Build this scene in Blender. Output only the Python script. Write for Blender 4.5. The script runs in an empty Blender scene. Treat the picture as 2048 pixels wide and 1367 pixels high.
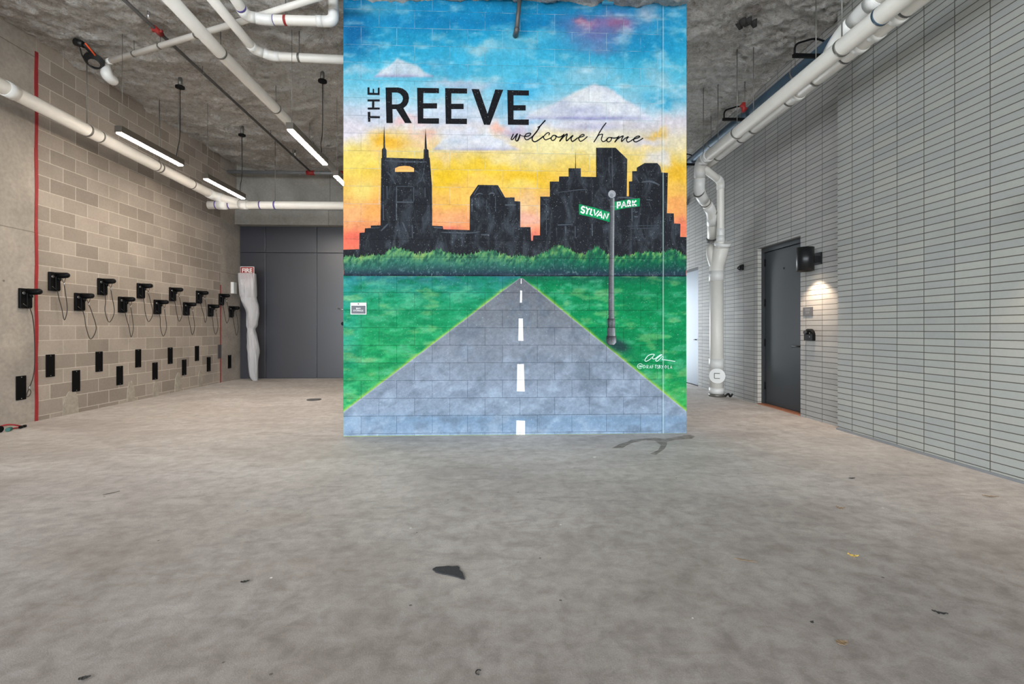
import bpy, bmesh, math, random
import numpy as np
from mathutils import Vector, Matrix, noise
from mathutils.geometry import tessellate_polygon
random.seed(7)
sc = bpy.context.scene
COL = sc.collection
PI = math.pi

# ------------------------------------------------------------ camera, sky, daylight, exposure
F_PX = 955.0; YAW = math.atan(40/955); H0 = 657.0; CAM_Z = 1.235
cam_d = bpy.data.cameras.new('camera'); cam = bpy.data.objects.new('camera', cam_d); COL.objects.link(cam)
cam.location = (0, 0, CAM_Z); cam.rotation_euler = (PI/2, 0, -YAW)
cam_d.sensor_width = 36; cam_d.sensor_fit = 'HORIZONTAL'; cam_d.lens = 36*F_PX/2048
cam_d.shift_y = -(683.5-H0)/2048; cam_d.clip_start = .05
sc.camera = cam
sc.view_settings.view_transform = 'Standard'; sc.view_settings.look = 'None'
sc.view_settings.exposure = 0.62; sc.view_settings.gamma = 1.0; sc.view_settings.use_curve_mapping = False
sc.cycles.use_denoising = True
sc.cycles.max_bounces = 8; sc.cycles.diffuse_bounces = 5
sc.cycles.sample_clamp_indirect = 6
W = bpy.data.worlds.new('overcast_sky'); sc.world = W; W.use_nodes = True
W.node_tree.nodes['Background'].inputs[0].default_value = (.87, .94, 1.0, 1)
W.node_tree.nodes['Background'].inputs[1].default_value = 8.6
OPEN_Y = -7.5; OPEN_L = -.5
pl = bpy.data.lights.new('daylight_portal', 'AREA'); pl.shape = 'RECTANGLE'; pl.size = 11.0; pl.size_y = 5.0
pl.cycles.is_portal = True
po = bpy.data.objects.new('daylight_portal', pl); COL.objects.link(po)
po.location = (-.9, OPEN_Y-.02, 2.5); po.rotation_euler = (PI/2, 0, 0)
pl2 = pl.copy(); pl2.size = OPEN_L-OPEN_Y; pl2.cycles.is_portal = True; po2 = bpy.data.objects.new('daylight_portal', pl2); COL.objects.link(po2)
po2.location = (-6.4, (OPEN_L+OPEN_Y)/2, 2.5); po2.rotation_euler = (PI/2, 0, -PI/2)

ST, CT = math.sin(YAW), math.cos(YAW)
def ray(u, v):
    xc = (u-1024)/F_PX; zc = (H0-v)/F_PX
    return Vector((ST+xc*CT, CT-xc*ST, zc))
def at_x(X, u, v): d = ray(u, v); t = X/d.x; return Vector((X, d.y*t, CAM_Z+d.z*t))
def at_y(Y, u, v): d = ray(u, v); t = Y/d.y; return Vector((d.x*t, Y, CAM_Z+d.z*t))
def at_pt(u, v, dep): return Vector((0, 0, CAM_Z))+ray(u, v)*dep
def at_z(Z, u, v): d = ray(u, v); t = (Z-CAM_Z)/d.z; return Vector((d.x*t, d.y*t, Z))

pl3 = pl.copy(); pl3.size = 1.5; pl3.size_y = 2.6; pl3.cycles.is_portal = True; po3 = bpy.data.objects.new('daylight_portal', pl3); COL.objects.link(po3)
po3.location = (3.3, 13.25, 1.3); po3.rotation_euler = (PI/2, 0, PI)
# ------------------------------------------------------------ materials
def lin(c):
    r = [x/255 for x in c[:3]]
    return tuple((x/12.92 if x <= .04045 else ((x+.055)/1.055)**2.4) for x in r)+(1,)
def newmat(name):
    m = bpy.data.materials.new(name); m.use_nodes = True
    return m, m.node_tree, m.node_tree.nodes['Principled BSDF']
class G:
    def __init__(s, nt): s.nt = nt
    def n(s, typ, **k):
        x = s.nt.nodes.new(typ)
        for a, b in k.items(): setattr(x, a, b)
        return x
    def l(s, a, b): s.nt.links.new(a, b)
    def math(s, op, a, b=None, c=None, clamp=False):
        x = s.n('ShaderNodeMath', operation=op, use_clamp=clamp)
        for i, q in enumerate((a, b, c)):
            if q is None: continue
            if isinstance(q, (int, float)): x.inputs[i].default_value = q
            else: s.l(q, x.inputs[i])
        return x.outputs[0]
    def mix(s, f, a, b, mode='MIX'):
        x = s.n('ShaderNodeMix', data_type='RGBA', blend_type=mode)
        for i, q in ((0, f), (6, a), (7, b)):
            if isinstance(q, (int, float)): x.inputs[i].default_value = q
            elif isinstance(q, tuple): x.inputs[i].default_value = q
            else: s.l(q, x.inputs[i])
        return x.outputs[2]
    def noise(s, vec, scale, detail=4, rough=.55, dist=0):
        x = s.n('ShaderNodeTexNoise'); x.inputs['Scale'].default_value = scale
        x.inputs['Detail'].default_value = detail; x.inputs['Roughness'].default_value = rough
        x.inputs['Distortion'].default_value = dist
        s.l(vec, x.inputs['Vector']); return x.outputs[0]
    def ramp(s, f, a, b, lo=0., hi=1.):
        x = s.n('ShaderNodeMapRange'); s.l(f, x.inputs[0])
        for i, q in ((1, a), (2, b), (3, lo), (4, hi)): x.inputs[i].default_value = q
        return x.outputs[0]
    def obj(s): return s.n('ShaderNodeTexCoord').outputs['Object']
    def mapping(s, vec, loc=(0, 0, 0), scale=(1, 1, 1)):
        x = s.n('ShaderNodeMapping'); s.l(vec, x.inputs[0])
        x.inputs[1].default_value = loc; x.inputs[3].default_value = scale
        return x.outputs[0]
    def bump(s, h, strength, dist, bsdf, prev=None):
        x = s.n('ShaderNodeBump'); x.inputs['Strength'].default_value = strength
        x.inputs['Distance'].default_value = dist; s.l(h, x.inputs['Height'])
        if prev is not None: s.l(prev, x.inputs['Normal'])
        s.l(x.outputs[0], bsdf.inputs['Normal']); return x.outputs[0]
def simple(name, c, rough=.5, metal=0., var=.06, scale=9, spec=.5, bump=0., emit=None):
    m, nt, b = newmat(name); g = G(nt)
    f = g.noise(g.obj(), scale, 4)
    lo = tuple(x*(1-var*2) for x in lin(c)[:3])+(1,); hi = tuple(min(1, x*(1+var*2)) for x in lin(c)[:3])+(1,)
    g.l(g.mix(f, lo, hi), b.inputs['Base Color'])
    b.inputs['Roughness'].default_value = rough; b.inputs['Metallic'].default_value = metal
    b.inputs['Specular IOR Level'].default_value = spec
    if bump: g.bump(g.noise(g.obj(), scale*12, 3), bump, .004, b)
    if emit:
        b.inputs['Emission Color'].default_value = emit[0]; b.inputs['Emission Strength'].default_value = emit[1]
    return m
def brick_mat(name, axis, x0, z0, bw, rh, mortar, c1, c2, cm, offset, bias=0., freq=2, mottle=.12, rough=.85, bumpd=.004, smooth=.1, stain=None):
    """axis 'x' or 'y' picks the world axis that runs along the wall"""
    m, nt, b = newmat(name); g = G(nt)
    o = g.obj(); sp = g.n('ShaderNodeSeparateXYZ'); g.l(o, sp.inputs[0])
    cb = g.n('ShaderNodeCombineXYZ')
    g.l(g.math('SUBTRACT', sp.outputs['X' if axis == 'x' else 'Y'], x0), cb.inputs[0])
    g.l(g.math('SUBTRACT', sp.outputs['Z'], z0), cb.inputs[1])
    br = g.n('ShaderNodeTexBrick'); br.offset = offset; br.offset_frequency = freq; br.squash = 1
    g.l(cb.outputs[0], br.inputs['Vector'])
    br.inputs['Color1'].default_value = lin(c1); br.inputs['Color2'].default_value = lin(c2); br.inputs['Mortar'].default_value = lin(cm)
    br.inputs['Scale'].default_value = 1; br.inputs['Mortar Size'].default_value = mortar; br.inputs['Mortar Smooth'].default_value = smooth
    br.inputs['Bias'].default_value = bias; br.inputs['Brick Width'].default_value = bw; br.inputs['Row Height'].default_value = rh
    n1 = g.noise(o, 1.3, 5, .6); n2 = g.noise(o, 30, 5, .7); n3 = g.noise(o, 140, 2, .6)
    k = g.math('ADD', g.ramp(n1, .3, .7, 1-mottle, 1+mottle), g.ramp(n2, .3, .7, -mottle*.6, mottle*.6))
    cc = g.n('ShaderNodeCombineColor')
    for i in range(3): g.l(k, cc.inputs[i])
    g.l(g.mix(1., br.outputs['Color'], cc.outputs[0], 'MULTIPLY'), b.inputs['Base Color'])
    b.inputs['Roughness'].default_value = rough
    h = g.math('SUBTRACT', g.math('MULTIPLY', n3, .12), g.math('MULTIPLY', br.outputs['Fac'], 1.))
    g.bump(h, .8, bumpd, b)
    return m
def concrete_mat(name, c1, c2, sc1=1.2, bump=.3, rough=.8, lines=()):
    m, nt, b = newmat(name); g = G(nt); o = g.obj()
    n1 = g.noise(o, sc1, 7, .62, .4); n2 = g.noise(o, 22, 5, .6); n3 = g.noise(o, 110, 3)
    c = g.mix(g.ramp(n1, .3, .7), lin(c1), lin(c2))
    k = g.ramp(n2, .3, .7, .88, 1.1); cc = g.n('ShaderNodeCombineColor')
    for i in range(3): g.l(k, cc.inputs[i])
    c = g.mix(1., c, cc.outputs[0], 'MULTIPLY')
    v = g.n('ShaderNodeTexVoronoi'); v.inputs['Scale'].default_value = 2.2; g.l(o, v.inputs['Vector'])
    spot = g.math('LESS_THAN', v.outputs['Distance'], .035)
    c = g.mix(g.math('MULTIPLY', spot, .6), c, lin((70, 66, 60)))
    h = g.math('ADD', g.math('MULTIPLY', n2, .5), g.math('MULTIPLY', n3, .3))
    sp = g.n('ShaderNodeSeparateXYZ'); g.l(o, sp.inputs[0])
    for ax, pos, wd in lines:
        d = g.math('ABSOLUTE', g.math('SUBTRACT', sp.outputs[ax], pos))
        f = g.math('LESS_THAN', d, wd)
        c = g.mix(g.math('MULTIPLY', f, .6), c, lin((75, 70, 64))); h = g.math('SUBTRACT', h, g.math('MULTIPLY', f, 2.))
    g.l(c, b.inputs['Base Color']); b.inputs['Roughness'].default_value = rough
    g.bump(h, bump, .006, b)
    return m

M = {}
M['block'] = brick_mat('grey_concrete_block', 'y', 7.06+.2032, .06, .4064, .2032, .005, (132, 122, 112), (166, 155, 144), (196, 186, 175), .5, bias=.2, mottle=.13, bumpd=.0012)
M['brick_front'] = brick_mat('grey_stack_bond_brick', 'y', 5.454, .039, .312, .0688, .0042, (146, 148, 145), (156, 156, 149), (80, 75, 68), 0., mottle=.05, bumpd=.005, rough=.6, smooth=.2)
M['brick_recess'] = brick_mat('grey_stack_bond_brick_recess', 'y', 6.133, .039, .328, .0688, .0042, (144, 143, 140), (158, 156, 151), (80, 76, 70), 0., mottle=.05, bumpd=.005, rough=.6, smooth=.2)
M['brick_reveal'] = brick_mat('grey_brick_reveal', 'x', 4.36, .039, .12, .0688, .0042, (165, 163, 156), (176, 175, 168), (96, 90, 82), 0., mottle=.05, bumpd=.006, rough=.6)
M['concrete'] = concrete_mat('cast_concrete', (140, 133, 125), (178, 169, 158), lines=(('Z', 2.52, .005), ('Z', 4.86, .006)))
M['concrete_beam'] = concrete_mat('cast_concrete_beam', (125, 122, 116), (160, 157, 150), lines=(('X', -3.9, .008),))
M['dark_panel'] = simple('satin_dark_panel', (36, 38, 48), rough=.4, var=.05, scale=2)
for k_ in ('dark_panel',):
    b = M[k_].node_tree.nodes['Principled BSDF']; b.inputs['Coat Weight'].default_value = 1; b.inputs['Coat Roughness'].default_value = .33; b.inputs['Coat IOR'].default_value = 1.55
M['dark_door'] = simple('satin_dark_door', (38, 41, 45), rough=.35, var=.05, scale=2)
M['steel_door'] = simple('reflective_steel_door', (112, 122, 132), rough=.5, metal=.2, var=.01, scale=1.5)
M['pvc'] = simple('white_pvc', (226, 222, 214), rough=.38, var=.05, scale=5)
M['pvc_new'] = simple('bright_white_pvc', (226, 225, 221), rough=.34, var=.02)
M['purple'] = simple('purple_primer', (92, 80, 150), rough=.5)
M['black'] = simple('black_powder_coat', (6, 6, 7), rough=.5, var=.1, scale=30, spec=.2)
M['sconce_black'] = simple('satin_black_metal', (30, 30, 31), rough=.35, metal=.4)
M['plate_black'] = simple('black_rubber_plate', (5, 5, 6), rough=.7, spec=.15)
M['plate_grey'] = simple('faded_grey_plate', (78, 74, 78), rough=.7)
M['chrome'] = simple('brushed_chrome', (190, 190, 190), rough=.25, metal=.9)
M['galv'] = simple('galvanised_rod', (120, 118, 112), rough=.45, metal=.6)
M['dark_steel'] = simple('dark_steel_pipe', (92, 90, 88), rough=.5, metal=.3)
M['grey_steel'] = simple('grey_steel_pipe', (140, 142, 145), rough=.4, metal=.4)
M['blue_steel'] = simple('blue_grey_steel', (66, 86, 102), rough=.45, metal=.3, var=.2, scale=2)
M['red'] = simple('red_fitting', (150, 38, 34), rough=.5)
M['redline'] = simple('red_sealant', (150, 36, 40), rough=.6, var=.15, scale=14)
M['orange'] = simple('orange_cable', (225, 80, 30), rough=.5)
M['cord'] = simple('black_cord', (14, 14, 15), rough=.5)
M['cable'] = simple('dark_steel_cable', (52, 47, 43), rough=.5, metal=.3)
M['housing'] = simple('bronze_light_housing', (84, 78, 70), rough=.4, metal=.3)
M['lamp'] = simple('lit_diffuser', (255, 244, 225), emit=((1, .87, .73, 1), 70.))
M['lamp_glow'] = simple('lit_lens', (255, 240, 220), emit=((1, .78, .55, 1), 12.))
M['white'] = simple('white_plastic', (225, 225, 222), rough=.5, var=.02)
M['sign_dark'] = simple('dark_slate_sign', (38, 42, 54), rough=.4)
M['sign_grey'] = simple('mid_grey_sign', (74, 74, 76), rough=.45)
M['worn'] = simple('worn_grey_print', (96, 97, 98), rough=.5, var=.2, scale=90)
M['cyan'] = simple('cyan_painted_box', (70, 165, 205), rough=.6, var=.12, scale=30)
M['green'] = simple('green_plug', (30, 90, 80), rough=.5)
M['mortar'] = concrete_mat('mortar_patch', (150, 142, 130), (176, 168, 154), 9, .8)
M['leaf'] = simple('dry_brown_leaf', (122, 100, 74), rough=.8, var=.2, scale=60)
M['yellow_leaf'] = simple('dry_yellow_leaf', (178, 150, 72), rough=.8, var=.2, scale=60)
M['dark_debris'] = simple('dark_debris', (40, 38, 36), rough=.9, var=.2, scale=60)
M['asphalt'] = simple('asphalt_patch', (52, 52, 54), rough=.95, var=.4, scale=130, bump=1.)
M['drain'] = simple('dark_iron_drain', (60, 56, 52), rough=.7)
M['threshold'] = simple('rusty_threshold', (150, 96, 66), rough=.6)
# translucent plastic wrap
m, nt, b = newmat('translucent_plastic_wrap'); g = G(nt); M['wrap'] = m
b.inputs['Base Color'].default_value = lin((225, 224, 226)); b.inputs['Roughness'].default_value = .35
b.inputs['Alpha'].default_value = .62; b.inputs['Subsurface Weight'].default_value = 0.
wv = g.noise(g.mapping(g.obj(), scale=(9, 9, 1.6)), 3, 4, .6, 1.2); g.bump(wv, 1., .03, b)
# sprayed ceiling insulation
m, nt, b = newmat('sprayed_ceiling_insulation'); g = G(nt); M['foam'] = m; o = g.obj()
n1 = g.noise(o, .9, 5, .6); n2 = g.noise(g.mapping(o, scale=(1, 1.25, 1)), 17, 7, .72, .5); n3 = g.noise(o, 70, 4, .7)
c = g.mix(g.ramp(n1, .35, .65), lin((228, 219, 208)), lin((244, 240, 233)))
c = g.mix(g.ramp(n2, .5, .6), c, lin((250, 249, 246)))
c = g.mix(g.ramp(n2, .36, .48, .5, 0.), c, lin((158, 146, 132)))  # besides real mottling, lump and pit shading is put into the colour
c = g.mix(g.ramp(n3, .34, .46, .4, 0.), c, lin((140, 129, 116)))
g.l(c, b.inputs['Base Color']); b.inputs['Roughness'].default_value = .95
g.bump(g.math('ADD', n2, g.math('MULTIPLY', n3, .5)), 1., .085, b)
# floor
m, nt, b = newmat('worn_concrete_floor'); g = G(nt); M['floor'] = m; o = g.obj()
n0 = g.noise(o, .28, 4, .55, .3); n1 = g.noise(g.mapping(o, scale=(.6, 1.3, 1)), 1.1, 7, .65, .8)
n2 = g.noise(o, 9, 6, .68, .3); n3 = g.noise(o, 160, 3, .7); n4 = g.noise(g.mapping(o, scale=(1.6, 1.1, 1)), 1.7, 6, .65, 1.2)
c = g.mix(g.ramp(n0, .35, .65), lin((212, 205, 199)), lin((228, 223, 219)))
c = g.mix(g.ramp(n1, .36, .58, .6, 0.), c, lin((172, 162, 155)))
c = g.mix(g.ramp(n4, .5, .68, 0., .5), c, lin((226, 223, 218)))
n5 = g.noise(g.mapping(o, scale=(.7, 2.6, 1)), 3.1, 6, .7, 1.5)
c = g.mix(g.ramp(n5, .52, .7, 0., .5), c, lin((150, 140, 133)))
c = g.mix(g.ramp(n2, .35, .6, .4, 0.), c, lin((146, 136, 129)))
sp = g.n('ShaderNodeSeparateXYZ'); g.l(o, sp.inputs[0])
for cx, cy, rr, w_, a_ in ((1.1, 1.4, 2.15, .06, .16), (1.1, 1.4, 2.42, .05, .10), (-2.2, 7.8, 3.1, .09, .14), (-2.4, 7.9, 3.55, .09, .10), (3.9, .2, 3.4, .05, .14), (3.9, .2, 3.75, .05, .10), (-6.2, .8, 4.6, .1, .10)):
    dx = g.math('SUBTRACT', sp.outputs[0], cx); dy = g.math('SUBTRACT', sp.outputs[1], cy)
    r_ = g.math('SQRT', g.math('ADD', g.math('MULTIPLY', dx, dx), g.math('MULTIPLY', dy, dy)))
    e_ = g.math('ABSOLUTE', g.math('SUBTRACT', r_, rr))
    f_ = g.math('MULTIPLY', g.ramp(e_, w_*.5, w_, a_, 0.), g.ramp(n1, .4, .62, 0., 1.))
    c = g.mix(f_, c, lin((70, 66, 62)))
nb = g.noise(o, .55, 5, .6, .6)   # foreground shade painted into the colour, with some brown dirt and an uneven edge
near_shade_dirt = g.ramp(g.math('ADD', sp.outputs[1], g.math('MULTIPLY', g.math('SUBTRACT', nb, .5), 3.2)), 1.8, 4.6, .82, 0.)
c = g.mix(near_shade_dirt, c, g.mix(g.ramp(n2, .35, .62), lin((102, 92, 85)), lin((132, 123, 116))))
v = g.n('ShaderNodeTexVoronoi'); v.inputs['Scale'].default_value = 3.1; g.l(o, v.inputs['Vector'])
c = g.mix(g.math('LESS_THAN', v.outputs['Distance'], .022), c, lin((225, 222, 216)))
v = g.n('ShaderNodeTexVoronoi'); v.inputs['Scale'].default_value = 4.3; g.l(o, v.inputs['Vector'])
c = g.mix(g.math('MULTIPLY', g.math('LESS_THAN', v.outputs['Distance'], .03), .8), c, lin((62, 56, 50)))
c = g.mix(g.ramp(n3, .35, .62, .38, 0.), c, lin((104, 95, 89)))
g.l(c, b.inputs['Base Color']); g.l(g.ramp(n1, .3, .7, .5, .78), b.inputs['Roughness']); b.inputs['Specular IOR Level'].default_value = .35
g.bump(g.math('ADD', g.math('MULTIPLY', n2, .25), n3), .3, .003, b)

# ------------------------------------------------------------ mesh helpers
def frames(pts):
    T = []
    for i in range(len(pts)):
        a = pts[max(i-1, 0)]; b_ = pts[min(i+1, len(pts)-1)]; T.append((b_-a).normalized())
    up = Vector((0, 0, 1)) if abs(T[0].z) < .9 else Vector((0, 1, 0))
    n = (up-T[0]*up.dot(T[0])).normalized(); out = []
    for t in T:
        n = (n-t*n.dot(t)).normalized(); out.append((t, n, t.cross(n)))
    return out
class MB:
    def __init__(s): s.bm = bmesh.new()
    def box(s, x0, x1, y0, y1, z0, z1, bevel=0.):
        r = bmesh.ops.create_cube(s.bm, size=1)
        for v in r['verts']: v.co = Vector(((x0+x1)/2+v.co.x*(x1-x0), (y0+y1)/2+v.co.y*(y1-y0), (z0+z1)/2+v.co.z*(z1-z0)))
        if bevel:
            es = list({e for v in r['verts'] for e in v.link_edges})
            bmesh.ops.bevel(s.bm, geom=es, offset=bevel, segments=2, affect='EDGES', profile=.6)
        return s
    def tube(s, pts, r, seg=20, caps=True):
        pts = [Vector(p) for p in pts]; fr = frames(pts); rings = []
        rs = r if isinstance(r, (list, tuple)) else [r]*len(pts)
        for p, (t, n, b_), rr in zip(pts, fr, rs):
            rings.append([s.bm.verts.new(p+(n*math.cos(a)+b_*math.sin(a))*rr) for a in [2*PI*k/seg for k in range(seg)]])
        for i in range(len(rings)-1):
            for k in range(seg):
                f = s.bm.faces.new((rings[i][k], rings[i][(k+1) % seg], rings[i+1][(k+1) % seg], rings[i+1][k])); f.smooth = True
        if caps:
            s.bm.faces.new(rings[0][::-1]); s.bm.faces.new(rings[-1])
        return s
    def prism(s, poly, axis, a, b_):
        """poly: 2-D points extruded along axis from a to b"""
        def mk(p, q):
            return {'x': Vector((q, p[0], p[1])), 'y': Vector((p[0], q, p[1])), 'z': Vector((p[0], p[1], q))}[axis]
        A = [s.bm.verts.new(mk(p, a)) for p in poly]; B = [s.bm.verts.new(mk(p, b_)) for p in poly]
        s.bm.faces.new(A); s.bm.faces.new(B[::-1]); n = len(poly)
        for i in range(n): s.bm.faces.new((A[i], B[i], B[(i+1) % n], A[(i+1) % n]))
        return s
    def build(s, name, mat, parent=None, loc=None, recalc=True):
        if recalc: bmesh.ops.recalc_face_normals(s.bm, faces=s.bm.faces)
        me = bpy.data.meshes.new(name); s.bm.to_mesh(me); s.bm.free()
        o = bpy.data.objects.new(name, me); COL.objects.link(o); me.materials.append(mat)
        if parent is not None:
            o.parent = parent; o.location = -parent.location if loc is None else loc
            # geometry written in world coordinates: undo the parent's placement
            pa = parent; off = Vector((0, 0, 0))
            while pa is not None: off += pa.location; pa = pa.parent
            o.location = -off if loc is None else loc
        return o
def tag(o, label=None, cat=None, group=None, kind=None):
    if label: o['label'] = label
    if cat: o['category'] = cat
    if group: o['group'] = group
    if kind: o['kind'] = kind
    return o
def thing(name, loc, label, cat, group=None):
    o = bpy.data.objects.new(name, None); COL.objects.link(o); o.location = Vector(loc); o.empty_display_size = .1
    return tag(o, label, cat, group)
def struct(o, label=None): o['kind'] = 'structure'; return tag(o, label) if label else o
def fillet(pts, rad, n=7):
    pts = [Vector(p) for p in pts]; out = [pts[0]]
    for i in range(1, len(pts)-1):
        a, p, c_ = pts[i-1], pts[i], pts[i+1]
        d1 = (a-p).normalized(); d2 = (c_-p).normalized()
        L = min(rad, (a-p).length*.49, (c_-p).length*.49)
        s0, e0 = p+d1*L, p+d2*L
        for k in range(n+1):
            t = k/n; out.append(s0*(1-t)**2+p*2*t*(1-t)+e0*t*t)
    out.append(pts[-1]); return out
def smooth_curve(pts, n=8):
    P = [pts[0]]+list(pts)+[pts[-1]]; out = []
    for i in range(1, len(P)-2):
        p0, p1, p2, p3 = P[i-1], P[i], P[i+1], P[i+2]
        for k in range(n):
            t = k/n
            out.append(tuple(.5*((2*b1)+(-a+c_)*t+(2*a-5*b1+4*c_-d)*t*t+(-a+3*b1-3*c_+d)*t**3) for a, b1, c_, d in zip(p0, p1, p2, p3)))
    out.append(tuple(pts[-1])); return out
def ring(c, axis_dir, r, w, mb, seg=24):
    d = Vector(axis_dir).normalized(); mb.tube([Vector(c)-d*w/2, Vector(c)+d*w/2], r, seg)
def text_mesh(name, body, size, mat, parent, mtx, depth=.0015, bold=0.):
    cu = bpy.data.curves.new(name, 'FONT'); cu.body = body; cu.size = size; cu.align_x = 'CENTER'; cu.align_y = 'CENTER'
    cu.extrude = depth; cu.offset = bold; cu.resolution_u = 3; cu.space_line = .95
    tmp = bpy.data.objects.new(name, cu); COL.objects.link(tmp)
    bpy.context.view_layer.update()
    me = bpy.data.meshes.new_from_object(tmp.evaluated_get(bpy.context.evaluated_depsgraph_get()))
    bpy.data.objects.remove(tmp); me.transform(mtx)
    me.materials.clear(); me.materials.append(mat); me.name = name
    o = bpy.data.objects.new(name, me); COL.objects.link(o)
    off = Vector((0, 0, 0)); pa = parent
    while pa is not None: off += pa.location; pa = pa.parent
    o.parent = parent; o.location = -off
    return o

XL, XR, XRR = -6.1, 4.24, 4.36
YB = 11.8; YM = 5.555; MX0, MX1 = -1.704, 2.297

# ------------------------------------------------------------ room shell
def floor_z(x, y):
    s = max(0., min(1., (y-7)/4.5)); s = s*s*(3-2*s); k = max(0., min(1., (-1.4-x)/1.5))
    return .028*s*k
bm = bmesh.new(); nx, ny = 117, 120
gv = [[None]*(ny+1) for _ in range(nx+1)]
for i in range(nx+1):
    for j in range(ny+1):
        x = -18+23.4*i/nx; y = -20+34.*j/ny; gv[i][j] = bm.verts.new((x, y, floor_z(x, y)))
for i in range(nx):
    for j in range(ny):
        f = bm.faces.new((gv[i][j], gv[i+1][j], gv[i+1][j+1], gv[i][j+1])); f.smooth = True
mb = MB(); mb.bm.free(); mb.bm = bm
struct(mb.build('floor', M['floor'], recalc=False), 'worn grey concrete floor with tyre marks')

def ceil_z(x, y):
    e = max(0., min(1., (-4.7-x)/1.4)); w = max(0., min(1., (x-1.2)/2.2))
    z = 4.98+.14*e*e+.16*w*w*(3-2*w)
    if MX0-.35 < x < MX1+.3 and y > 4.9: z = max(z, 5.03)
    p = Vector((x, y, 0))
    return z+.055*noise.noise(p*1.3)+.045*noise.noise(p*4+Vector((5, 3, 1)))+.038*noise.noise(p*9)+.034*noise.noise(p*20)
bm = bmesh.new(); x0, x1, y0, y1 = -6.3, 4.6, -8.0, 13.2; st = .042
nx = int((x1-x0)/st); ny = int((y1-y0)/st)
rows = []
for j in range(ny+1):
    y = y0+(y1-y0)*j/ny; rows.append([bm.verts.new((x0+(x1-x0)*i/nx, y, ceil_z(x0+(x1-x0)*i/nx, y))) for i in range(nx+1)])
for j in range(ny):
    for i in range(nx):
        f = bm.faces.new((rows[j][i], rows[j+1][i], rows[j+1][i+1], rows[j][i+1])); f.smooth = True
mb = MB(); mb.bm.free(); mb.bm = bm
struct(mb.build('ceiling', M['foam'], recalc=False), 'ceiling coated with rough sprayed insulation')
struct(MB().box(-6.6, 4.9, -8.1, 13.4, 5.32, 5.6).build('trim_5', M['concrete_beam']), 'concrete slab above the sprayed insulation')

# left wall: cast concrete, then blocks, then the concrete pier
struct(MB().box(XL-.25, XL, OPEN_L, 6.655, -.02, 5.4).build('wall_left', M['concrete']), 'cast concrete wall left of the red line')
o = struct(MB().box(XL-.25, XL, 6.655, 11.0, -.02, 5.4).build('wall_left_block', M['block']), 'grey concrete block wall with bike hooks')
mb = MB()
for (yc, w, h) in ((7.18, .26, .33), (8.33, .17, .34), (8.93, .14, .28), (9.55, .2, .38), (10.25, .15, .36)):
    n = 14; pts = []
    for k in range(n+1):
        a = PI*k/n; rr = 1+.12*noise.noise(Vector((yc*7, k*.9, 0)))
        pts.append((yc-math.cos(a)*w*.5*rr, .0+h*min(1, math.sin(a)**.6)*rr if 0 < k < n else .0))
    mb.prism(pts, 'x', XL-.01, XL+.008)
po_ = mb.build('mortar_patch', M['mortar'], o); po_['label'] = 'pale mortar patches along the foot of the wall'
struct(MB().box(XL-.25, XL, 11.0, YB+.3, -.02, 5.4).build('wall_left_pier', M['concrete']), 'concrete pier beside the dark doors')
mb = MB()   # red joint lines
pts = [(XL-.002, 6.655+.004*math.sin(k*1.7), .0+k*.26) for k in range(20)]
for a, c_ in zip(pts[:-1], pts[1:]):
    w = .02+.004*random.random(); mb.prism([(a[1]-w, a[2]), (a[1]+w, a[2]), (c_[1]+w, c_[2]+.001), (c_[1]-w, c_[2]+.001)], 'x', XL-.004, XL+.008)
struct(mb.build('trim_1', M['redline']), 'red sealant joint, full height, left')
struct(MB().box(XL-.004, XL+.007, 10.985, 11.015, .02, 2.22).build('trim_2', M['redline']), 'short red sealant joint by the concrete pier')

# back wall of dark panels
mb = MB(); mb.box(XL, MX0+.1, YB+.05, YB+.25, -.02, 5.4)
struct(mb.build('wall_back', M['dark_panel']), 'dark wall behind the panels')
def px(u): return at_y(YB, u, 700).x
zseam = at_y(YB, 560, 505).z; ztop = at_y(YB, 560, 453).z
xs = [XL+.02, px(531), px(633.6)]
for k, (a, c_) in enumerate(((xs[0], xs[1]), (xs[1], xs[2]))):
    struct(MB().box(a+.006, c_-.006, YB, YB+.05, .03, zseam-.008, .004).build('wall_panel', M['dark_panel']), 'tall dark metal panel in the back wall')
for k, (a, c_) in enumerate(((xs[0], xs[1]), (xs[1], xs[2]), (xs[2], MX0))):
    struct(MB().box(a+.006, c_-.006, YB, YB+.05, zseam+.008, ztop+.1, .004).build('wall_panel', M['dark_panel']), 'dark metal panel above the seam')
d3 = struct(MB().box(xs[2]+.006, xs[2]+1.05, YB-.004, YB+.046, .03, zseam-.008, .004).build('door_3', M['dark_panel']), 'dark door with lever, half hidden by the mural')
p = at_y(YB-.06, 681, 618)
MB().tube([(p.x+.12, YB-.004, p.z-.02), (p.x+.12, YB-.06, p.z-.02), (p.x+.02, YB-.06, p.z), (p.x-.06, YB-.06, p.z+.02)], .013, 10).build('door_handle', M['chrome'], d3)
p = at_y(YB, 687, 647)
MB().tube([(p.x, YB-.004, p.z), (p.x, YB-.05, p.z)], .045, 18).build('door_knob', M['black'], d3)
# concrete lintel beam over the back wall
zb = ztop; zj = at_y(YB-.2, 560, 425).z
struct(MB().box(XL+.0, MX0+.1, YB-.22, YB+.02, zb, zb+.36, .02).box(XL, MX0+.1, YB-.12, YB+.02, zb+.36, 5.4).build('trim_3', M['concrete_beam']), 'concrete beam over the dark panels')

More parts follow.
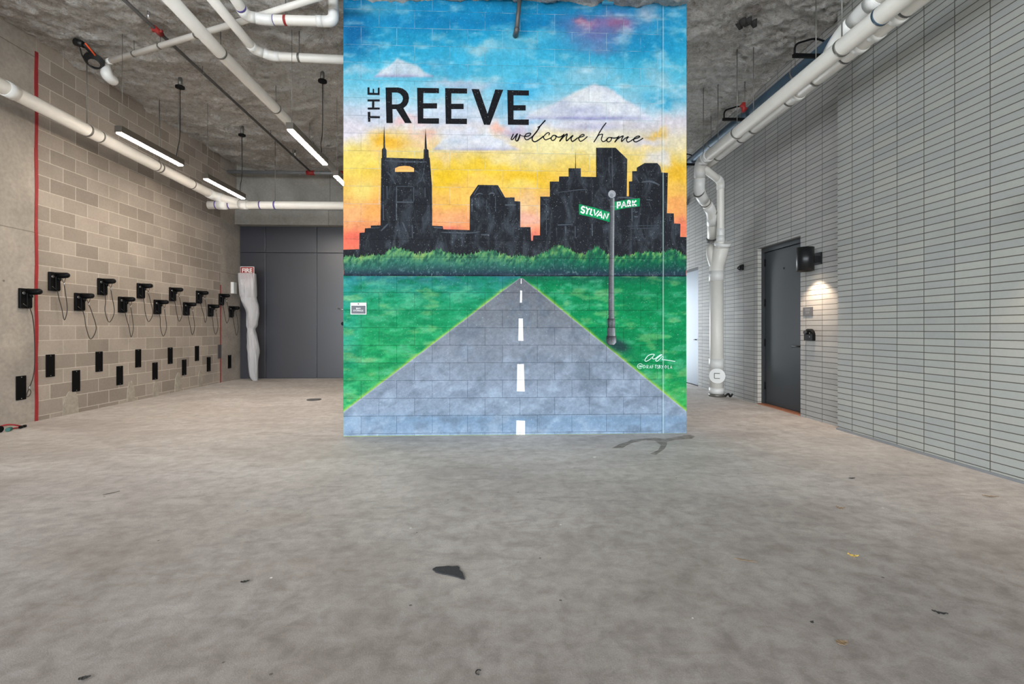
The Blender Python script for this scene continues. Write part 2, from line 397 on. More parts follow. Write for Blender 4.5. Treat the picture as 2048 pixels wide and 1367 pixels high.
# right side: front brick plane, recessed plane with two door openings
D1Y0, D1Y1, D2Y0, D2Y1, DZ = 6.578, 7.68, 9.93, 11.0, 2.55
mb = MB(); mb.box(XR, XR+.5, OPEN_Y, 5.69, -.02, 5.45)
struct(mb.build('wall_right', M['brick_front']), 'grey stack bond brick wall standing forward')
mb = MB()
mb.box(XRR, XRR+.3, 5.69, D1Y0, -.02, 5.45); mb.box(XRR, XRR+.3, D1Y0, D1Y1, DZ, 5.45)
mb.box(XRR, XRR+.3, D1Y1, D2Y0, -.02, 5.45); mb.box(XRR, XRR+.3, D2Y0, D2Y1, DZ, 5.45); mb.box(XRR, XRR+.3, D2Y1, 13.2, -.02, 5.45)
wr = struct(mb.build('wall_right_recess', M['brick_recess']), 'grey stack bond brick wall set back around the doors')
wr.data.materials.append(M['brick_reveal'])
for p_ in wr.data.polygons:
    if abs(p_.normal.y) > .9: p_.material_index = 1
struct(MB().box(MX1-.1, 2.6, 13.0, 13.2, -.02, 5.4).box(4.0, 4.7, 13.0, 13.2, -.02, 5.4).box(2.6, 4.0, 13.0, 13.2, 2.5, 5.4).build('wall_far_right', M['brick_reveal']), 'brick wall closing the passage')
mb = MB().box(XR-.02, XR, OPEN_Y, 5.69, -.01, .022); struct(mb.build('baseboard_right', M['grey_steel']), 'metal strip along the foot of the brick wall')
# doors
struct(MB().box(XRR+.16, XRR+.3, D1Y0, D1Y1, -.02, DZ).build('light_block_1', M['dark_door']), 'added dark backing that blocks daylight behind the door')  # added backing, stops daylight leaking in under the door
struct(MB().box(XRR+.16, XRR+.3, D2Y0, D2Y1, -.02, DZ).build('light_block_2', M['dark_door']), 'added dark backing that blocks daylight behind the far door')  # likewise added to keep daylight from showing under the far door
d1 = struct(MB().box(XRR+.10, XRR+.15, D1Y0+.07, D1Y1-.06, .02, DZ-.08, .003).build('door_1', M['dark_door']), 'dark flush door beside the wall lamp')
fm = MB(); fm.box(XRR+.07, XRR+.2, D1Y0, D1Y0+.06, 0, DZ).box(XRR+.07, XRR+.2, D1Y1-.055, D1Y1, 0, DZ).box(XRR+.07, XRR+.2, D1Y0+.06, D1Y1-.055, DZ-.075, DZ)
fm.build('door_frame', M['dark_door'], d1)
MB().box(XRR-.0, XRR+.2, D1Y0+.01, D1Y1-.01, -.005, .018).build('threshold', M['threshold'], d1)
hz = 1.235+(657-694)/955*6.6
MB().tube(fillet([(XRR+.1, D1Y0+.13, hz), (XRR+.05, D1Y0+.13, hz), (XRR+.05, D1Y0+.27, hz)], .02), .011, 10).tube([(XRR+.1, D1Y0+.13, hz), (XRR+.09, D1Y0+.13, hz)], .028, 16).build('door_handle', M['sconce_black'], d1)
for z in (.25, .95, 1.6, 2.25):
    MB().tube([(XRR+.095, D1Y1-.06, z), (XRR+.095, D1Y1-.06, z+.12)], .009, 8).build('hinge', M['black'], d1)
MB().tube([(XRR+.1, 7.12, 2.16), (XRR+.094, 7.12, 2.16)], .014, 12).build('peephole', M['black'], d1)
d2 = struct(MB().box(XRR+.06, XRR+.11, D2Y0+.02, D2Y1-.05, .02, DZ-.05, .003).build('door_2', M['steel_door']), 'pale reflective metal door at the end of the passage')
MB().box(XRR+.05, XRR+.2, D2Y0, D2Y0+.02, 0, DZ).box(XRR+.05, XRR+.2, D2Y1-.05, D2Y1, 0, DZ).box(XRR+.05, XRR+.2, D2Y0, D2Y1, DZ-.05, DZ).build('door_frame', M['dark_door'], d2)
MB().tube([(XRR+.06, D2Y0+.28, 1.0), (XRR+.02, D2Y0+.28, 1.0), (XRR+.02, D2Y0+.14, 1.0)], .011, 8).build('door_handle', M['sconce_black'], d2)

# ------------------------------------------------------------ the mural
rng = np.random.RandomState(11)
LAT = [rng.rand(257, 257) for _ in range(8)]
def vn(x, y, s):
    A = LAT[s % 8]; xi = np.floor(x).astype(int); yi = np.floor(y).astype(int); fx = x-xi; fy = y-yi
    fx = fx*fx*(3-2*fx); fy = fy*fy*(3-2*fy); xi %= 256; yi %= 256
    return (A[yi, xi]*(1-fx)+A[yi, xi+1]*fx)*(1-fy)+(A[yi+1, xi]*(1-fx)+A[yi+1, xi+1]*fx)*fy
def fbm(u, v, sc_, s=0, oc=4):
    t = 0; a = 1; n = 0
    for k in range(oc): t = t+a*vn(u/sc_*2**k+13.7*k+3, v/sc_*2**k+7.1*k+5, s+k); n += a; a *= .55
    return t/n
def lerp(a, b_, t): return a+(b_-a)*t[..., None]
def stops(v, S):
    vs = [s[0] for s in S]; return np.stack([np.interp(v, vs, [s[1][k] for s in S]) for k in range(3)], -1)
SKY = [(-40, (20, 138, 198)), (30, (28, 150, 206)), (70, (36, 164, 214)), (110, (56, 180, 224)), (150, (90, 194, 228)), (185, (138, 206, 232)), (220, (190, 216, 234)),
       (250, (226, 218, 226)), (285, (240, 222, 170)), (325, (243, 208, 100)), (380, (245, 192, 92)), (430, (244, 168, 108)), (475, (242, 140, 100)), (520, (235, 112, 88))]
BLOBS = [  # u, v, su, sv, colour, amount
    (705, 60, 45, 60, (15, 105, 165), .75), (760, 20, 60, 22, (120, 195, 220), .35), (900, 45, 200, 14, (20, 135, 195), .6), (1100, 45, 110, 16, (15, 130, 190), .6),
    (1205, 58, 85, 38, (112, 128, 186), .85), (1180, 40, 30, 14, (150, 110, 170), .6), (1240, 50, 30, 14, (176, 112, 156), .6), (1165, 38, 14, 8, (200, 110, 140), .5), (1300, 25, 30, 16, (150, 175, 205), .7), (1200, 95, 40, 12, (120, 140, 190), .5),
    (1060, 75, 60, 14, (110, 200, 230), .5), (1000, 100, 70, 18, (130, 205, 232), .5), (960, 95, 30, 10, (190, 215, 225), .5), (1290, 90, 60, 25, (25, 150, 205), .6),
    (1180, 145, 60, 18, (155, 205, 228), .6), (1310, 150, 25, 18, (160, 205, 225), .6), (1060, 175, 50, 25, (50, 165, 215), .55), (1330, 200, 50, 20, (55, 170, 215), .7), (1350, 215, 20, 18, (170, 205, 225), .5),
    (900, 140, 60, 18, (70, 178, 222), .5), (860, 130, 30, 14, (40, 160, 212), .5),
    (720, 145, 40, 10, (170, 210, 232), .6),
    (920, 170, 60, 9, (195, 208, 232), .7), (960, 176, 40, 8, (170, 195, 225), .6),
    (740, 225, 60, 22, (205, 212, 232), .7), (900, 225, 80, 18, (200, 212, 234), .7), (700, 260, 40, 22, (228, 220, 232), .9), (815, 242, 28, 9, (242, 196, 200), .7), (1010, 225, 30, 20, (120, 190, 225), .55),
    (1010, 190, 25, 20, (90, 180, 225), .5), (1060, 245, 45, 12, (140, 190, 225), .7), (1030, 262, 30, 12, (190, 175, 205), .7), (1000, 255, 18, 10, (240, 180, 160), .7),
    (780, 283, 40, 24, (240, 184, 62), .95), (745, 300, 25, 14, (244, 190, 110), .6), (855, 268, 30, 12, (244, 190, 170), .7), (850, 290, 40, 12, (244, 200, 150), .6),
    (930, 268, 48, 16, (222, 222, 236), .95), (975, 285, 60, 12, (222, 216, 232), .95), (985, 298, 50, 5, (148, 150, 200), .75), (1020, 300, 30, 6, (235, 190, 180), .5), (940, 298, 35, 8, (246, 214, 190), .5),
    (715, 320, 35, 30, (244, 216, 110), .85), (735, 345, 22, 14, (244, 205, 80), .6), (715, 385, 30, 20, (246, 224, 130), .6), (745, 420, 25, 20, (246, 170, 90), .6), (705, 430, 25, 25, (246, 178, 120), .7), (700, 480, 30, 22, (238, 112, 92), .9),
    (900, 350, 40, 24, (244, 198, 44), .95), (900, 318, 30, 10, (246, 214, 160), .6), (960, 335, 50, 14, (246, 204, 60), .8), (1050, 350, 60, 20, (242, 194, 48), .95), (1030, 370, 40, 12, (247, 216, 110), .6),
    (905, 400, 30, 20, (246, 190, 90), .7), (905, 440, 30, 18, (246, 172, 120), .8), (890, 460, 25, 10, (238, 122, 100), .8), (1050, 320, 60, 12, (240, 220, 170), .8),
    (1055, 410, 35, 25, (244, 200, 150), .85), (1055, 440, 30, 20, (246, 182, 160), .9), (1060, 475, 20, 14, (240, 130, 110), .9),
    (1130, 290, 90, 22, (240, 226, 170), .9), (1240, 270, 60, 14, (228, 220, 200), .8), (1300, 285, 50, 18, (214, 206, 214), .8), (1305, 320, 40, 14, (226, 220, 226), .7), (1345, 255, 30, 18, (224, 216, 228), .95), (1350, 285, 30, 22, (236, 222, 190), .7),
    (1310, 270, 20, 10, (240, 190, 90), .7), (1080, 330, 60, 12, (244, 214, 120), .6), (1270, 330, 20, 20, (244, 214, 120), .8), (1290, 300, 26, 8, (244, 216, 150), .5),
    (1355, 345, 26, 22, (242, 188, 52), .95), (1350, 385, 22, 20, (246, 190, 90), .8), (1355, 420, 24, 22, (246, 168, 96), .9), (1360, 460, 24, 20, (240, 130, 98), .95), (1330, 330, 18, 12, (236, 226, 226), .6),
]
def cloud(u, v, c, us, vs, bot, shade, seed):
    n = (fbm(u, v, 18, seed)-.5)*16
    top = np.interp(u+n*.6, us, vs)
    w = np.clip((v-(top+n*.3))/6, 0, 1)*np.clip((bot+n*.2-v)/5, 0, 1)
    body = lerp(np.zeros_like(c)+np.array((226., 228, 238)), np.array((190., 204, 228)), np.clip(fbm(u, v*1.4, 22, seed+2)*2-.7, 0, 1)*.8)
    body = lerp(body, np.array(shade, float), np.exp(-(((v-bot+3)/5)**2))*.8*np.clip(fbm(u, v, 30, seed+1)*2-.2, .2, 1))
    return lerp(c, body, w*.88)
def tri_cloud(u, v, c, seed):
    # the large white cloud: a pyramid outline with soft edges
    n = (fbm(u, v, 26, 3)-.5)*26
    top = np.interp(u+n*.6, [1035, 1060, 1105, 1150, 1190, 1225, 1262, 1300, 1318], [246, 222, 205, 180, 163, 178, 203, 228, 246])
    w = np.clip((v-(top+n*.25))/7, 0, 1)*np.clip((245+n*.15-v)/8, 0, 1)
    body = np.zeros_like(c); body[:] = (236, 238, 244)
    sh = np.clip(fbm(u, v*1.4, 34, 5)*2-.75, 0, 1); body = lerp(body, np.array((186, 194, 222.)), sh*.8)
    f = np.exp(-(((u-1165)/36)**2+((v-222)/10)**2)); body = lerp(body, np.array((168, 172, 212.)), f*.8)
    f = np.exp(-(((v-237)/5)**2)); body = lerp(body, np.array((150, 148, 200.)), f*.85*np.clip(1.3-np.abs(u-1170)/130, 0, 1))
    c = lerp(c, body, w)
    f = np.exp(-(((u-1195)/75)**2+((v-254)/8)**2)); return lerp(c, np.array((180, 180, 212.)), f*.75)
def road_l(v): return 1040-(v-555)*(1040-687)/(823-555)
def road_r(v): return 1044+(v-555)*(1374-1044)/(823-555)
def paint(u, v):
    wu = (fbm(u, v, 34, 1)-.5)*52; wv_ = (fbm(u, v, 34, 2)-.5)*34
    c = stops(v+wv_*.5, SKY)
    for cu, cv, su, sv, co, am in BLOBS:
        f = am*np.exp(-((((u+wu-cu)/su)**2+((v+wv_-cv)/sv)**2))**1.3)
        c = lerp(c, np.array(co, float), np.clip(f*1.25, 0, 1))
    c = tri_cloud(u, v, c, 0)
    c = cloud(u, v, c, [742, 762, 780, 795, 810, 832, 858, 876], [156, 138, 128, 113, 120, 128, 146, 158], 157, (168, 140, 184), 2)
    c = cloud(u, v, c, [862, 885, 915, 945, 975, 1000, 1030, 1048], [300, 276, 264, 268, 264, 276, 292, 303], 303, (150, 150, 198), 4)
    n = fbm(u, v, 9, 4, 3); m_ = fbm(u*.6, v*1.4, 22, 6, 4)
    c = lerp(c, np.array((245., 245, 250)), np.clip((m_-.55)*1.6, 0, .4)*(v < 260))
    c = c*(1+(n-.5)*.16)[..., None]
    # grass
    gl = stops(v, [(550, (44, 112, 128)), (572, (40, 138, 122)), (600, (34, 150, 108)), (660, (34, 152, 96)), (740, (46, 160, 96)), (790, (70, 178, 110)), (820, (90, 196, 104))])
    gr = stops(v, [(550, (22, 84, 70)), (572, (4, 124, 76)), (640, (6, 138, 80)), (720, (10, 132, 76)), (780, (44, 160, 84)), (820, (70, 184, 90))])
    gcol = np.where((u > 1042)[..., None], gr, gl)
    gcol = lerp(gcol, np.array((40., 150, 160)), np.clip((735-u)/55, 0, 1)*.6*np.clip((770-v)/50, .3, 1))
    br_ = fbm(u*.7, v*1.8, 22, 2, 5); gcol = lerp(gcol, np.array((0., 118, 72)), np.clip((br_-.5)*3.2, 0, .5))
    gcol = lerp(gcol, np.array((96., 178, 140)), np.clip((.47-br_)*3.2, 0, .5))
    gcol = lerp(gcol, np.array((150., 186, 120)), np.clip((fbm(u*.6, v*1.7, 26, 7, 5)-.58)*4, 0, .45))
    fine_ = fbm(u*.6, v*1.8, 5, 5, 3); gcol = gcol*(1+(fine_-.5)*.28)[..., None]
    side = np.where(u < 1042, road_l(v)-u, u-road_r(v))
    gcol = lerp(gcol, np.array((178., 196, 78)), np.clip(1-side/(5+12*fbm(u, v, 20, 3)), 0, 1)**1.5*np.clip((v-556)/25, 0, 1)*.9)
    f = np.exp(-(((u-1236-(v-690)*.8)/17)**2+((v-690)/13)**2)); gcol = lerp(gcol, np.array((34., 62, 64)), np.clip(f*1.5, 0, .92)*(v > 668))
    c = np.where((v > 550)[..., None], gcol, c)
    return np.clip(c, 0, 255)
def paint_road(u, v):
    c = stops(v, [(550, (104, 106, 116)), (620, (116, 121, 132)), (700, (130, 138, 154)), (780, (136, 149, 170)), (826, (140, 157, 181)), (836, (124, 150, 180)), (875, (146, 168, 196))])
    n = fbm(u+v*.7, v-u*.3, 30, 5, 6); c = lerp(c, np.array((98., 110, 128)), np.clip((n-.53)*3, 0, .38))
    c = lerp(c, np.array((172., 190, 214)), np.clip((.47-fbm(u*.8, v, 24, 1, 6))*3, 0, .42)*np.clip((v-600)/200, .15, 1))
    e = np.minimum(np.abs(u-road_l(v)), np.abs(u-road_r(v))); c = lerp(c, np.array((196., 204, 214)), np.clip(1-e/4, 0, 1)*.45*(v < 825))
    return np.clip(c*(1+(fbm(u, v, 6, 2, 2)-.5)*.16)[..., None], 0, 255)
def paint_bush(u, v, top):
    h = (v-top)/np.maximum(551-top, 1)
    L = np.clip((u-1000)/200, 0, 1)
    tp = lerp(np.zeros(u.shape+(3,))+np.array((82., 146, 96)), np.array((44., 132, 80)), L)
    md = lerp(np.zeros(u.shape+(3,))+np.array((50., 112, 98)), np.array((12., 96, 70)), L)
    bt = np.zeros(u.shape+(3,))+np.array((36., 54, 72))
    c = lerp(tp, md, np.clip(h*2.2, 0, 1)); c = lerp(c, bt, np.clip((h-.5)*2.3, 0, 1))
    n = fbm(u+v*.5, v*.7, 5, 3, 4); c = lerp(c, np.array((150., 186, 110)), np.clip((n-.55)*6, 0, .7)*np.clip(1.1-h*2, 0, 1))
    c = lerp(c, np.array((22., 60, 58)), np.clip((.5-n)*5, 0, .65)*np.clip(1.15-h, 0, 1))
    y_ = fbm(u, v*0, 30, 6, 2); c = lerp(c, np.array((196., 184, 84)), np.clip((y_-.6)*8, 0, .7)*np.clip(.9-h*2.6, 0, 1)*np.clip(n*2-.4, 0, 1))
    c = lerp(c, np.array((120., 160, 160)), np.clip((fbm(u, v, 3.4, 1, 2)-.68)*5, 0, .45)*np.clip(h*2-.3, 0, 1))
    return np.clip(c, 0, 255)
def to_lin(c):
    c = c/255.; return np.where(c <= .04045, c/12.92, ((c+.055)/1.055)**2.4)

mverts, mfaces, mcols = [], [], []
def wall_pts(u, v, off):
    u = np.asarray(u, float); v = np.asarray(v, float)
    xc = (u-1024)/F_PX; zc = (H0-v)/F_PX; Y = YM-off
    t = Y/(CT-xc*ST); return np.stack([(ST+xc*CT)*t, np.full_like(t, Y), CAM_Z+zc*t], -1)
def add_grid(U, V, off, C):
    """U,V: 2-D arrays of picture positions, C: sRGB colours"""
    base = sum(len(a) for a in mverts); P = wall_pts(U, V, off); r, c_ = U.shape
    mverts.append(P.reshape(-1, 3)); mcols.append(to_lin(np.asarray(C, float)*np.array((.915, .915, .90))).reshape(-1, 3))
    idx = base+np.arange(r*c_).reshape(r, c_)
    q = np.stack([idx[1:, :-1], idx[1:, 1:], idx[:-1, 1:], idx[:-1, :-1]], -1).reshape(-1, 4); mfaces.extend(q.tolist())
def add_poly(loops, off, col):
    """loops: outline then holes, in picture positions"""
    base = sum(len(a) for a in mverts)
    flat = [p for lp in loops for p in lp]
    tris = tessellate_polygon([[Vector((p[0], -p[1], 0)) for p in lp] for lp in loops])
    P = wall_pts([p[0] for p in flat], [p[1] for p in flat], off)
    mverts.append(P); mcols.append(np.tile(to_lin(np.array(col[:3], float)), (len(flat), 1)))
    for t in tris:
        a, b_, c_ = [Vector((flat[i][0], -flat[i][1])) for i in t]
        s = (b_-a).cross(c_-a); t = t if s > 0 else (t[0], t[2], t[1]); mfaces.append([base+i for i in t])
def add_ribbon(pts, w, off, col, smooth=True, tape=False):
    P = smooth_curve([tuple(map(float, p)) for p in pts], 6) if smooth and len(pts) > 2 else [tuple(map(float, p)) for p in pts]
    n = len(P); A, B = [], []
    for i in range(n):
        a = P[max(i-1, 0)]; b_ = P[min(i+1, n-1)]; d = Vector((b_[0]-a[0], b_[1]-a[1])); d = d.normalized() if d.length else Vector((1, 0))
        ww = w/2*(1 if not tape else (.45+.55*math.sin(PI*min(1, (i+.6)/n*1.0))))
        A.append((P[i][0]-d.y*ww, P[i][1]+d.x*ww)); B.append((P[i][0]+d.y*ww, P[i][1]-d.x*ww))
    U = np.array([[p[0] for p in A], [p[0] for p in B]]); V = np.array([[p[1] for p in A], [p[1] for p in B]])
    base = sum(len(a) for a in mverts); Q = wall_pts(U, V, off).reshape(-1, 3); mverts.append(Q)
    mcols.append(np.tile(to_lin(np.array(col[:3], float)), (2*n, 1)))
    for i in range(n-1): mfaces.append([base+i, base+i+1, base+n+i+1, base+n+i])
# base coat over the whole face (edges given in world units)
zt = 5.25
def uv_of(x, z):
    dep = x*ST+YM*CT; return 1024+F_PX*((x*CT-YM*ST)/dep), H0-F_PX*(z-CAM_Z)/dep
xs_ = np.linspace(MX0, MX1, 330); zs_ = np.linspace(zt, 0, 430)
X, Z = np.meshgrid(xs_, zs_); dep = X*ST+YM*CT
U = 1024+F_PX*(X*CT-YM*ST)/dep; V = H0-F_PX*(Z-CAM_Z)/dep
add_grid(U, V, 0, paint(U, V))
# road, in horizontal strips between its two edges
vv = np.concatenate([np.linspace(556, 823, 110), np.linspace(824, 871.5, 22)])
UL = np.where(vv < 823, road_l(vv), 687.); UR = np.where(vv < 823, road_r(vv), 1374.)
k = np.linspace(0, 1, 120); U = UL[:, None]+(UR-UL)[:, None]*k[None]; V = np.repeat(vv[:, None], 120, 1)
U = np.clip(U, 687.2, 1372.8)
V = np.where(V > 865, 865+(V-865)*(1-(U-687)/686*.9), V)
add_grid(U, V, .0015, paint_road(U, V))
WH = (236, 238, 240)
for P_ in ([(85, 65), (90, 65), (91, 105), (84, 105)], [(80, 158), (95, 160), (93, 253), (76, 253)], [(68, 377), (100, 377), (104, 552), (65, 550)], [(57, 733), (108, 733), (115, 947), (53, 945)], [(50, 1172), (118, 1175), (117, 1283), (48, 1283)]):
    add_poly([[(1020+x/3.905, 540+y/3.905) for x, y in P_]], .003, WH)
# skyline silhouettes
DK = (30, 32, 37)
c1 = lambda x, y: (670+x/4.143, 230+y/4.143)
c2 = lambda x, y: (1020+x/4.142, 230+y/4.142)
pL = [(68, 1115), (200, 1110), (203, 975), (245, 972), (248, 937), (297, 935), (297, 915), (377, 912), (383, 357), (388, 355), (388, 285), (400, 270), (402, 180), (407, 75), (412, 180), (416, 270), (427, 290), (427, 352), (727, 362), (733, 355), (735, 285), (742, 280), (745, 190), (750, 108), (756, 190), (762, 280), (775, 290), (778, 350), (785, 355), (792, 440), (803, 585), (805, 915), (893, 920), (897, 945), (1115, 952), (1118, 675), (1180, 585), (1185, 578), (1350, 580), (1405, 675), (1410, 682), (1450, 682)]
pR = [(0, 680), (38, 682), (38, 712), (85, 715), (85, 927), (170, 927), (175, 1040), (190, 1040), (192, 997), (248, 995), (250, 675), (330, 675), (330, 550), (405, 550), (407, 508), (485, 508), (485, 440), (539, 440), (543, 283), (547, 440), (587, 440), (587, 510), (713, 512), (713, 270), (875, 270), (972, 365), (967, 672), (985, 672), (985, 550), (1012, 548), (1012, 465), (1050, 463), (1050, 435), (1115, 397), (1220, 397), (1245, 425), (1255, 475), (1308, 478), (1300, 812), (1357, 814), (1360, 897), (1412, 900), (1410, 1008), (1462, 1010)]
out = [c1(*p) for p in pL]+[c2(*p) for p in pR]+[(1373, 540), (687, 540)]
hole = [c1(*p) for p in [(497, 470), (497, 440), (530, 425), (575, 420), (620, 424), (655, 440), (655, 470)]]
add_poly([out, hole], .0015, DK)
add_poly([hole], .0006, (245, 178, 100))
# chalky light strokes on the silhouettes
st1 = [[(410, 375), (560, 385), (760, 388)], [(430, 470), (465, 510), (505, 575)], [(455, 465), (495, 438)], [(745, 400), (722, 520), (670, 575)], [(505, 590), (650, 592)], [(510, 595), (508, 870)], [(652, 595), (652, 715)], [(400, 600), (402, 700)], [(430, 590), (432, 690)], [(745, 600), (748, 680)],
       [(400, 740), (402, 870)], [(660, 460), (690, 475)], [(1150, 660), (1180, 610), (1195, 590)], [(1165, 665), (1195, 648), (1225, 655)], [(1275, 655), (1300, 645), (1325, 655)], [(1135, 690), (1135, 800)], [(1330, 670), (1330, 800)], [(1190, 700), (1190, 760)], [(1255, 700), (1256, 800)],
       [(380, 960), (410, 930), (440, 900)], [(560, 890), (590, 960)], [(640, 910), (642, 1020)], [(880, 970), (1110, 975), (1200, 965)], [(1210, 990), (1280, 992)], [(515, 720), (650, 722)], [(300, 935), (370, 932)], [(820, 930), (890, 935)], [(1410, 745), (1500, 745)], [(1350, 600), (1385, 665)]]
st2 = [[(845, 275), (850, 600)], [(820, 350), (822, 500)], [(680, 625), (682, 730)], [(400, 640), (560, 620), (640, 615)], [(300, 690), (302, 990)], [(280, 700), (320, 700)], [(280, 740), (318, 742)], [(285, 800), (320, 800)], [(290, 860), (318, 862)], [(1030, 500), (1070, 560)], [(1090, 555), (1170, 550), (1240, 580)],
       [(970, 920), (1240, 910)], [(1000, 940), (1230, 935)], [(395, 910), (520, 905)], [(385, 930), (388, 1000)], [(540, 920), (540, 1020)], [(460, 920), (462, 980)], [(680, 900), (682, 1000)], [(1010, 770), (1012, 880)], [(1030, 800), (1060, 800)], [(1030, 840), (1060, 842)], [(1130, 700), (1180, 705)], [(1150, 720), (1172, 780)],
       [(1325, 830), (1325, 880)], [(1372, 910), (1374, 990)], [(470, 560), (500, 520)], [(1262, 480), (1266, 1000)], [(1060, 1040), (1100, 1010), (1120, 1040)], [(760, 690), (800, 685)], [(890, 680), (990, 685), (1080, 700)]]
for S_, cf in ((st1, c1), (st2, c2)):
    for s_ in S_:
        a = 56+random.random()*22
        add_ribbon([cf(*p) for p in s_], 1.2+random.random()*2.6, .0022, (a, a+6, a+14), tape=True)
# bushes
uu = np.arange(687.3, 1373, .9)
tp = 516-11*np.clip(fbm(uu, uu*0, 46, 2, 2)*2-.8, 0, 1)-9*(fbm(uu, uu*0+9, 13, 4, 3)-.3)-7*rng.rand(len(uu))**2
for cu, ww, hh in ((790, 18, 6), (970, 24, 6), (1120, 22, 9), (1192, 16, 8), (1290, 24, 5), (1340, 24, 7), (870, 20, 4)): tp -= 1.6*hh*np.exp(-((uu-cu)/ww)**2)
hh = np.linspace(0, 1, 22)[:, None]; V = tp[None]+(551.5-tp[None])*hh; U = np.repeat(uu[None], 22, 0)
add_grid(U, V, .003, paint_bush(U, V, np.repeat(tp[None], 22, 0)))
add_ribbon([(687.5, 550.6), (1372.5, 551.6)], 1.8, .0036, (20, 28, 40), smooth=False)
# painted lamp pole and street name boards
cen = [(380, 0), (386.5, 0), (395, 0)]
vv = np.array([396, 430, 500, 560, 600, 636, 637, 645, 655, 656, 671, 672, 684, 689.]); hw = np.array([4.4, 4.6, 5, 5.4, 5.6, 5.8, 7.6, 7.6, 7, 8, 8.4, 9.6, 10, 6.])
cx_ = np.interp(vv, [396, 560, 690], [1224.5, 1222.5, 1222.5]); kk = np.linspace(-1, 1, 9)
U = cx_[:, None]+hw[:, None]*kk[None]; V = np.repeat(vv[:, None], 9, 1)
C = stops(U*0+kk[None], [(-1, (50, 54, 60)), (-.5, (80, 82, 88)), (.3, (108, 110, 116)), (.75, (158, 160, 166)), (1, (120, 122, 128))])*(1+.5*(fbm(U*3, V, 12, 2)-.5))[..., None]
C[6:9:2] *= .6; C[11] *= .45
add_grid(U, V, .0045, C)
add_poly([[(1224+7.6*math.cos(a), 388+7.8*math.sin(a)) for a in np.linspace(0, 2*PI, 24)[:-1]]], .0045, (150, 152, 156))
add_poly([[(1223+3.6*math.cos(a), 390+4*math.sin(a)) for a in np.linspace(0, 2*PI, 16)[:-1]]], .005, (128, 130, 134))
c3 = lambda x, y: (1150+x/14.63, 370+y/14.63)
GN = (14, 140, 84)
add_poly([[c3(*p) for p in [(115, 550), (560, 655), (1020, 795), (1010, 1080), (560, 950), (120, 855)]]], .0045, GN)
add_poly([[c3(*p) for p in [(1150, 490), (1520, 425), (1900, 380), (1890, 620), (1520, 665), (1150, 735)]]], .0045, GN)
for L_ in ([(285, 660), (230, 625), (195, 690), (270, 750), (240, 815), (165, 770)], [(320, 640), (375, 720)], [(440, 680), (375, 720), (335, 850)], [(485, 690), (445, 850), (515, 880)], [(560, 710), (585, 880), (690, 750)], [(640, 915), (760, 770), (785, 960)], [(690, 870), (775, 885)], [(830, 985), (865, 825), (930, 990), (980, 830)],
           [(1245, 680), (1245, 500), (1320, 500), (1320, 580), (1250, 600)], [(1360, 665), (1430, 480), (1500, 640)], [(1385, 590), (1480, 580)], [(1555, 635), (1550, 470), (1610, 475), (1600, 540), (1560, 560), (1640, 610)], [(1695, 610), (1690, 450)], [(1790, 450), (1700, 540), (1800, 595)]):
    add_ribbon([c3(*p) for p in L_], 3.0, .0055, (236, 238, 238), smooth=len(L_) == 6)
# lettering
INK = (20, 21, 25)
cA = lambda x, y: (730+x/12.05, 165+y/12.05)
bowl_o = [(495, 120), (800, 118), (900, 140), (990, 200), (1040, 270), (1060, 370), (1045, 470), (1000, 550), (925, 615), (1130, 975), (965, 975), (750, 640), (660, 640), (670, 975), (515, 975)]
bowl_i = [(650, 240), (780, 240), (850, 270), (900, 330), (915, 390), (895, 460), (850, 505), (780, 525), (650, 525)]
add_poly([[cA(*p) for p in bowl_o], [cA(*p) for p in bowl_i]], .003, INK)
cB = lambda x, y: (670+x/4.557, y/4.557)
def E_(x0, x1, xm, y0, y1, st_=57, th=48, ym=940):
    return [cB(*p) for p in [(x0, y0), (x1, y0+4), (x1, y0+th+2), (x0+st_, y0+th), (x0+st_, ym), (xm, ym), (xm, ym+th), (x0+st_, ym+th), (x0+st_, y1-th), (x1, y1-th), (x1-1, y1+2), (x0+6, y1)]]
add_poly([E_(748, 948, 930, 799, 1125)], .003, INK)
add_poly([E_(1003, 1203, 1172, 802, 1128, ym=945)], .003, INK)
add_poly([[cB(*p) for p in [(1243, 810), (1312, 812), (1390, 1035), (1460, 815), (1533, 817), (1412, 1138), (1358, 1136)]]], .003, INK)
add_poly([E_(1570, 1767, 1738, 820, 1136, ym=958)], .003, INK)
add_poly([[cA(*p) for p in [(60, 115), (60, 295), (350, 300), (350, 122), (310, 122), (306, 250), (220, 247), (216, 150), (185, 150), (185, 245), (110, 243), (108, 115)]]], .003, INK)
add_poly([[cA(*p) for p in [(60, 405), (355, 405), (355, 455), (225, 455), (222, 600), (355, 602), (355, 650), (65, 650), (65, 602), (168, 600), (168, 455), (60, 455)]]], .003, INK)
add_poly([[cA(*p) for p in [(65, 705), (128, 705), (128, 805), (360, 812), (360, 860), (128, 855), (128, 945), (72, 945)]]], .003, INK)
cW = lambda x, y: (1015+x/14.63, 235+y/14.63); cV = lambda x, y: (1150+x/14.63, 235+y/14.63)
